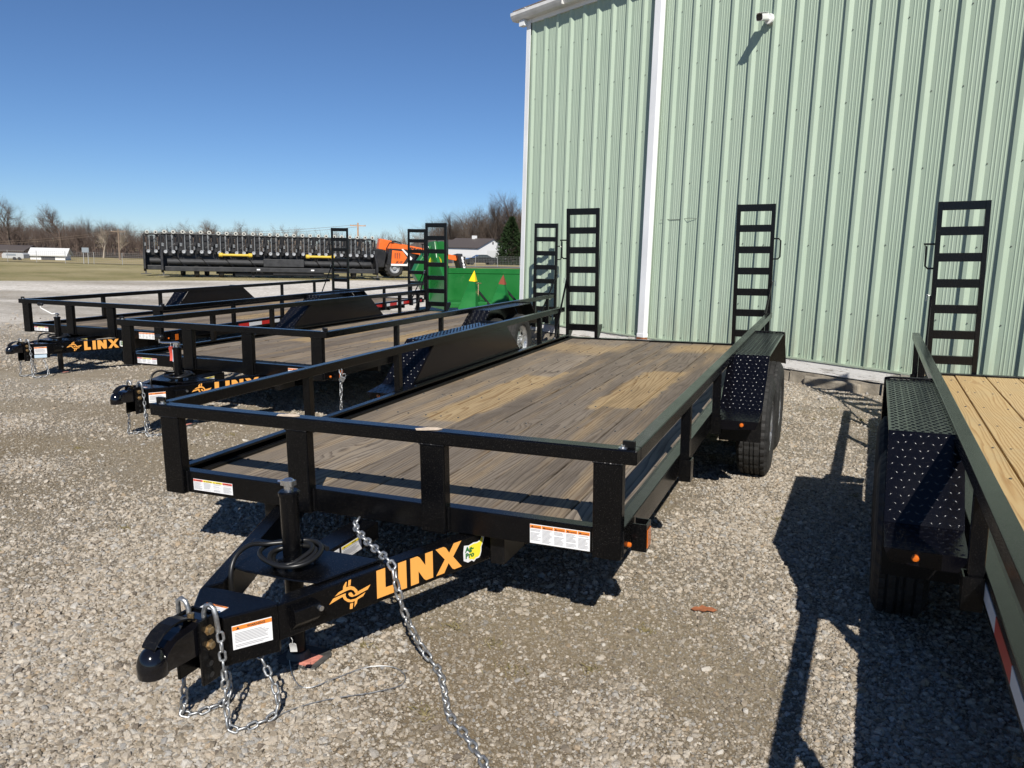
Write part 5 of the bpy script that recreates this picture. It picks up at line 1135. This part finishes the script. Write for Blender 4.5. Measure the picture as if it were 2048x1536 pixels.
def parked_car():
    p = site(-4.85, 108); r = empty('parked_car', 'black sedan parked beyond the fence near the evergreen', 'car', loc=(p.x, p.y, tz(-4.85, 108)), rz=SITE_A + .35)
    mb = MB(); prof = [(-2.2, .35), (-2.25, .75), (-1.6, .95), (-1.0, 1.0), (-.35, 1.38), (.75, 1.42), (1.45, 1.08), (2.2, 1.0), (2.28, .7), (2.2, .32), (-2.2, .30)]; mb.prism(prof, -.85, .85, 'y'); mb.build('body', 'carp', r, bevel=.08)
    mb = MB(); mb.prism([(-.85, 1.04), (-.32, 1.33), (.72, 1.37), (1.28, 1.10)], -.862, -.852, 'y'); mb.build('side_window', 'glass', r)
    mb = MB(); mb.box(-2.27, -2.2, -.75, -.45, .65, .8); mb.build('headlight', 'chrome', r)
    for x_ in (-1.4, 1.4):
        for s in (-1, 1):
            mb = MB(); mb.lathe([(0, -.1), (.22, -.1), (.22, .1), (0, .1)], 18, 'y', (x_, s * .80, .33)); wl = mb.build('wheel', 'chrome', r); mb = MB(); mb.lathe([(.22, -.105), (.33, -.09), (.33, .09), (.22, .105)], 20, 'y', (x_, s * .80, .33)); mb.build('tyre', 'rubber', wl)
parked_car()

def utility_pole(label, lat, dep, h, m_, arm=1.2):
    p = site(lat, dep); r = empty('utility_pole', label, 'pole', 'wooden utility poles', loc=(p.x, p.y, tz(lat, dep)), rz=SITE_A)
    mb = MB(); mb.tube([(0, 0, -.3), (0, 0, h)], [.17, .11], 8); mb.build('shaft', m_, r); mb = MB(); mb.box(-arm, arm, -.06, .06, h - .5, h - .36); mb.build('crossarm', m_, r)
    for k in (-.9, .9):
        mb = MB(); mb.lathe([(.05, 0), (.06, .08), (.03, .16), (0, .16)], 8, 'z', (k * arm, 0, h - .36)); mb.build('insulator', 'silver', r)
    return site(lat, dep, tz(lat, dep) + h - .25)
a1 = utility_pole('wooden utility pole against the woods left of the harvester heads', -63.0, 125, 4.9, 'pole')
a2 = utility_pole('pale brown utility pole rising behind the harvester heads', -24.0, 120, 6.6, 'polepale')
a0 = a1 + (a1 - a2) * .9 + Vector((0, 0, -1.0))
mb = MB()
for dz in (0, -.35):
    for pa, pb in ((a0, a1), (a1, a2)): mb.tube([tuple(pa.lerp(pb, t) + Vector((0, 0, dz - 1.2 * 4 * t * (1 - t) * .6))) for t in [i / 16 for i in range(17)]], .02, 4)
tag(mb.build('power_line', 'pole'), 'thin sagging power line strung along the far poles', 'power line')

def chain_fence(label, lat0, dep0, lat1, dep1, n, h):
    p0 = site(lat0, dep0); p1 = site(lat1, dep1); r = empty('wire_fence', label, 'fence', loc=(p0.x, p0.y, tz(lat0, dep0))); d = p1 - p0
    pm2 = MB().tube([(0, 0, -.1), (0, 0, h)], .03, 6).mesh('fence_post')
    for k in range(n + 1):
        t = k / n; zz = tz(lat0 + (lat1 - lat0) * t, dep0 + (dep1 - dep0) * t) - tz(lat0, dep0); obj('fence_post', pm2, 'fence', r, (d.x * t, d.y * t, zz))
    mb = MB()
    for k in range(n):
        for j in range(7):
            z_ = .1 + j * (h - .15) / 6; P = []
            for t in (k / n, (k + 1) / n): P.append((d.x * t, d.y * t, tz(lat0 + (lat1 - lat0) * t, dep0 + (dep1 - dep0) * t) - tz(lat0, dep0) + z_))
            mb.tube(P, .006, 3, caps=False)
        for j in range(14):
            t = (k + j / 14) / n; zz = tz(lat0 + (lat1 - lat0) * t, dep0 + (dep1 - dep0) * t) - tz(lat0, dep0); mb.tube([(d.x * t, d.y * t, zz + .08), (d.x * t, d.y * t, zz + h)], .005, 3, caps=False)
    tag(mb.build('fence_wires', 'fence', r), kind='stuff')
chain_fence('wire fence along the road behind the harvester heads', -82, 74, -12, 80, 26, 1.15)
chain_fence('wire fence in front of the black car and evergreen', -12, 88, 3, 89.5, 6, 1.25)
p = site(-40.5, 74); r = empty('road_sign', 'small grey sign board on two posts at the field edge', 'sign', loc=(p.x, p.y, tz(-40.5, 74)), rz=SITE_A + .2)
for k in (-.2, .2): mb = MB(); mb.box(k - .03, k + .03, -.02, .03, -.1, 1.2); mb.build('post', 'fence', r)
mb = MB(); mb.box(-.30, .30, -.06, -.02, 1.05, 1.5); mb.build('board', 'signb', r)
for i, (la, lab) in enumerate(((-70.3, 'white enclosed cargo trailer at the far left edge'), (-66.2, 'white camper trailer beside the far left cargo trailer'))):
    p = site(la, 104); r = empty('parked_camper', lab, 'camper', loc=(p.x, p.y, tz(la, 104)), rz=SITE_A + .1)
    mb = MB(); mb.prism([(-1.35, .25), (1.35, .25), (1.35, .9 - .1 * i), (1.15, 1.05 - .1 * i), (-1.2, 1.05 - .1 * i), (-1.4, .7)], -.8, .8, 'y'); mb.build('body', 'camper', r, bevel=.05)
    mb = MB(); mb.box(-.8, .4, -.82, -.805, .6, .85); mb.build('window', 'signb', r)
    for x_ in (.2, .8): mb = MB(); mb.lathe([(0, -.1), (.22, -.1), (.22, .1), (0, .1)], 14, 'y', (x_, -.75, .22)); mb.build('wheel', 'rubber', r)

# ------------------------------------------------------------------ trees
def bark(name, c, v=.25): return mat(name, c, 1., var=v, vscale=1.2, spec=.1)
M['bark'] = bark('bark_grey_brown', (.105, .082, .066)); M['bark_red'] = bark('bark_reddish', (.112, .084, .069)); M['bark_pale'] = bark('bark_sycamore', (.36, .31, .25)); M['bark_tan'] = bark('bark_tan', (.17, .13, .10))
def tree_arrays(h, seed, levels=5, spread=.6, r0=None, twig=1.0, bole=.25):
    """tapered three- or four-sided limbs, numpy arrays of verts and quads"""
    R_ = random.Random(seed); V = []; F = []
    def seg(p, q, ra, rb, n):
        d = (q - p).normalized(); a = d.orthogonal().normalized(); b = d.cross(a); k = len(V)
        for c, r_ in ((p, ra), (q, rb)):
            for j in range(n): t = 2 * math.pi * j / n; V.append(c + (a * math.cos(t) + b * math.sin(t)) * r_)
        for j in range(n): F.append((k + j, k + (j + 1) % n, k + n + (j + 1) % n, k + n + j))
    def grow(p, d, ln, r_, lv):
        n = 5 if lv == levels else 3; steps = 3 if lv > 1 else 2; q = p; dd = d.copy()
        for i in range(steps):
            wv_ = .05 if lv >= levels - 1 else .13; nd = (dd + Vector((R_.gauss(0, wv_), R_.gauss(0, wv_), R_.gauss(.05, .08)))).normalized(); e = q + nd * ln / steps; ra = r_ * (1 - .5 * i / steps); rb = r_ * (1 - .5 * (i + 1) / steps); seg(q, e, ra, rb, n); q, dd = e, nd
            if lv > 0 and (lv < levels or i >= steps * bole):
                for _ in range(R_.choice((1, 2, 2)) if lv > 1 else R_.choice((1, 1, 2))):
                    az = R_.uniform(0, 6.283); o_ = dd.orthogonal().normalized(); s_ = dd.cross(o_); tl = R_.uniform(.45, .95) * spread / .6
                    nd2 = (dd * math.cos(tl) + (o_ * math.cos(az) + s_ * math.sin(az)) * math.sin(tl) + Vector((0, 0, .12))).normalized(); grow(q, nd2, ln * R_.uniform(.52, .74), rb * R_.uniform(.52, .75), lv - 1)
    grow(Vector((0, 0, -.2)), Vector((0, 0, 1)), h * .42, r0 or h * .030, levels)
    V = np.array([tuple(v) for v in V]); V *= h / V[:, 2].max(); return V, np.array(F, dtype=object)
def split_faces(F): return [tuple(f) for f in F]
def bare_tree(label, lat, dep, h, m_, seed, levels=5, spread=.6, bole=.25):
    V, F = tree_arrays(h, seed, levels, spread, bole=bole); p = site(lat, dep); r = empty('bare_tree', label, 'tree', 'leafless trees beyond the field', loc=(p.x, p.y, tz(lat, dep)))
    F = split_faces(F); trunk = [f for f in F if max(V[list(f)][:, 2]) < h * .42 and np.linalg.norm(V[f[0]] - V[f[1]]) > h * .010]
    ts = set(trunk); crown = [f for f in F if f not in ts]
    for nm, fl in (('trunk', trunk), ('crown', crown)):
        me = bpy.data.meshes.new(nm); me.from_pydata(V.tolist(), [], fl); me.update()
        bm = bmesh.new(); bm.from_mesh(me); bmesh.ops.delete(bm, geom=[v for v in bm.verts if not v.link_faces], context='VERTS'); bm.to_mesh(me); bm.free(); obj(nm, me, m_, r)
bare_tree('big bare spreading tree at the far left', -83.5, 130, 10.6, 'bark', 11, 6, .62)
bare_tree('second large bare tree, reddish crown, left of the white barn peak', -74.0, 128, 9.4, 'bark_red', 23, 6, .58)
bare_tree('bare tan tree left of the pale sycamore', -78.5, 150, 7.0, 'bark_tan', 31, 5)
bare_tree('pale white-limbed sycamore with forked trunk', -74.0, 141, 6.6, 'bark_pale', 8, 5, .5)
bare_tree('pale sycamore just left of the harvester heads', -66.5, 132, 5.6, 'bark_pale', 15, 5, .45)
for k, (la, de, hh, lab) in enumerate(((-68.0, 160, 8.8, 'bare tree rising above the left part of the harvester heads'), (-61.5, 162, 9.2, 'bare tree second from left above the harvester heads'), (-56.5, 160, 8.8, 'bare slender tree above the middle of the harvester heads'), (-46.5, 158, 8.2, 'bare round-crowned tree above the right part of the harvester heads'))):
    bare_tree(lab, la, de, hh, 'bark_tan', 60 + k, 6, .62, .1)
for k, (la, de, hh, lab) in enumerate(((-16.0, 200, 13.5, 'tall bare tree behind the white shed, left one'), (-10.5, 205, 15.5, 'tall bare tree behind the white shed roof'), (-5.0, 200, 17.5, 'tallest bare tree left of the evergreen'), (-.5, 195, 18.5, 'tall bare tree close to the green building corner'))):
    bare_tree(lab, la, de, hh, 'bark_red' if k % 2 else 'bark', 90 + k, 6, .42, .2)

def woods(name, label, m_, items, seeds, hs=1., levels=4):
    protos = [tree_arrays(1., s, levels, .5, r0=.018, bole=.15) for s in seeds]; VV = []; FF = []; k = 0
    for (la, de, h) in items:
        V, F = protos[random.randrange(len(protos))]; a = random.uniform(0, 6.28); ca, sa = math.cos(a), math.sin(a); wd = random.uniform(.75, 1.15)
        P = np.stack([(V[:, 0] * ca - V[:, 1] * sa) * h * wd, (V[:, 0] * sa + V[:, 1] * ca) * h * wd, V[:, 2] * h], -1); s_ = site(la, de, tz(la, de)); P += np.array(s_)
        VV.append(P); FF += [tuple(i + k for i in f) for f in F]; k += len(V)
    me = bpy.data.meshes.new(name); me.from_pydata(np.concatenate(VV).tolist(), [], FF); me.update(); tag(obj(name, me, m_), label, 'woods', kind='stuff')
items = []
for k in range(560):
    de = random.uniform(175, 300); u = random.uniform(-.80, -.36); la = u * de; items.append((la, de, random.uniform(6.6, 10.2) * (1 if u < -.50 else .85)))
woods('far_woods', 'brown leafless woodland on the hill at the left', 'bark_red', items, (1, 2, 3, 4))
items = []
for k in range(380):
    de = random.uniform(175, 260); u = random.uniform(-.44, -.09); la = u * de; items.append((la, de, random.uniform(5, 8.5) * (1 if u < -.14 else 1.15)))
woods('far_tree_line', 'low line of bare trees along the horizon behind the machines', 'bark_tan', items, (5, 6, 7))
items = []
for k in range(190):
    de = random.uniform(200, 260); u = random.uniform(-.105, .05); la = u * de; items.append((la, de, random.uniform(13, 18) * (.72 + 2.6 * (u + .105))))
woods('right_woods', 'tall bare woodland behind the white shed and evergreen', 'bark', items, (8, 9, 10), levels=4)

def evergreen():
    h = 6.7; la, de = -.6, 112; p = site(la, de); r = empty('evergreen_tree', 'dark green evergreen tree beside the building corner', 'tree', loc=(p.x, p.y, tz(la, de)))
    mb = MB(); mb.tube([(0, 0, -.2), (0, 0, h * .95)], [.22, .03], 8); mb.build('trunk', 'bark', r)
    n = 12000; M['needle'] = mat('needles', (.022, .042, .014), .8, var=.5, vscale=1.6, spec=.2)
    t = RNG.random(n) ** 1.15; z = .06 + (h - .06) * t; R0 = 2.95 * (1 - t) ** .80 + .10; az = RNG.uniform(0, 2 * np.pi, n); lob = .74 + .30 * np.sin(az * 5 + z * 2.3) * np.sin(z * 3.1 + az * 2) + .24 * np.sin(z * 8 + az * 3) * np.sin(az * 7 + 1); rr = R0 * lob * (1 - .55 * RNG.random(n) ** 2.2)
    C_ = np.stack([rr * np.cos(az), rr * np.sin(az), z], -1); d = C_ * np.array([1, 1, 0]); d /= np.linalg.norm(d, axis=1)[:, None] + 1e-6; d = d + RNG.normal(0, .45, (n, 3)) + np.array([0, 0, .25]); d /= np.linalg.norm(d, axis=1)[:, None]
    e = np.cross(d, RNG.normal(0, 1, (n, 3))); e /= np.linalg.norm(e, axis=1)[:, None]; l_ = RNG.uniform(.14, .34, n)[:, None]; w_ = l_ * .28
    V = np.stack([C_ - e * w_, C_ + e * w_, C_ + d * l_], 1).reshape(-1, 3); me = bpy.data.meshes.new('crown'); me.from_pydata(V.tolist(), [], [(3 * i, 3 * i + 1, 3 * i + 2) for i in range(n)]); me.update(); obj('crown', me, 'needle', r)
evergreen()
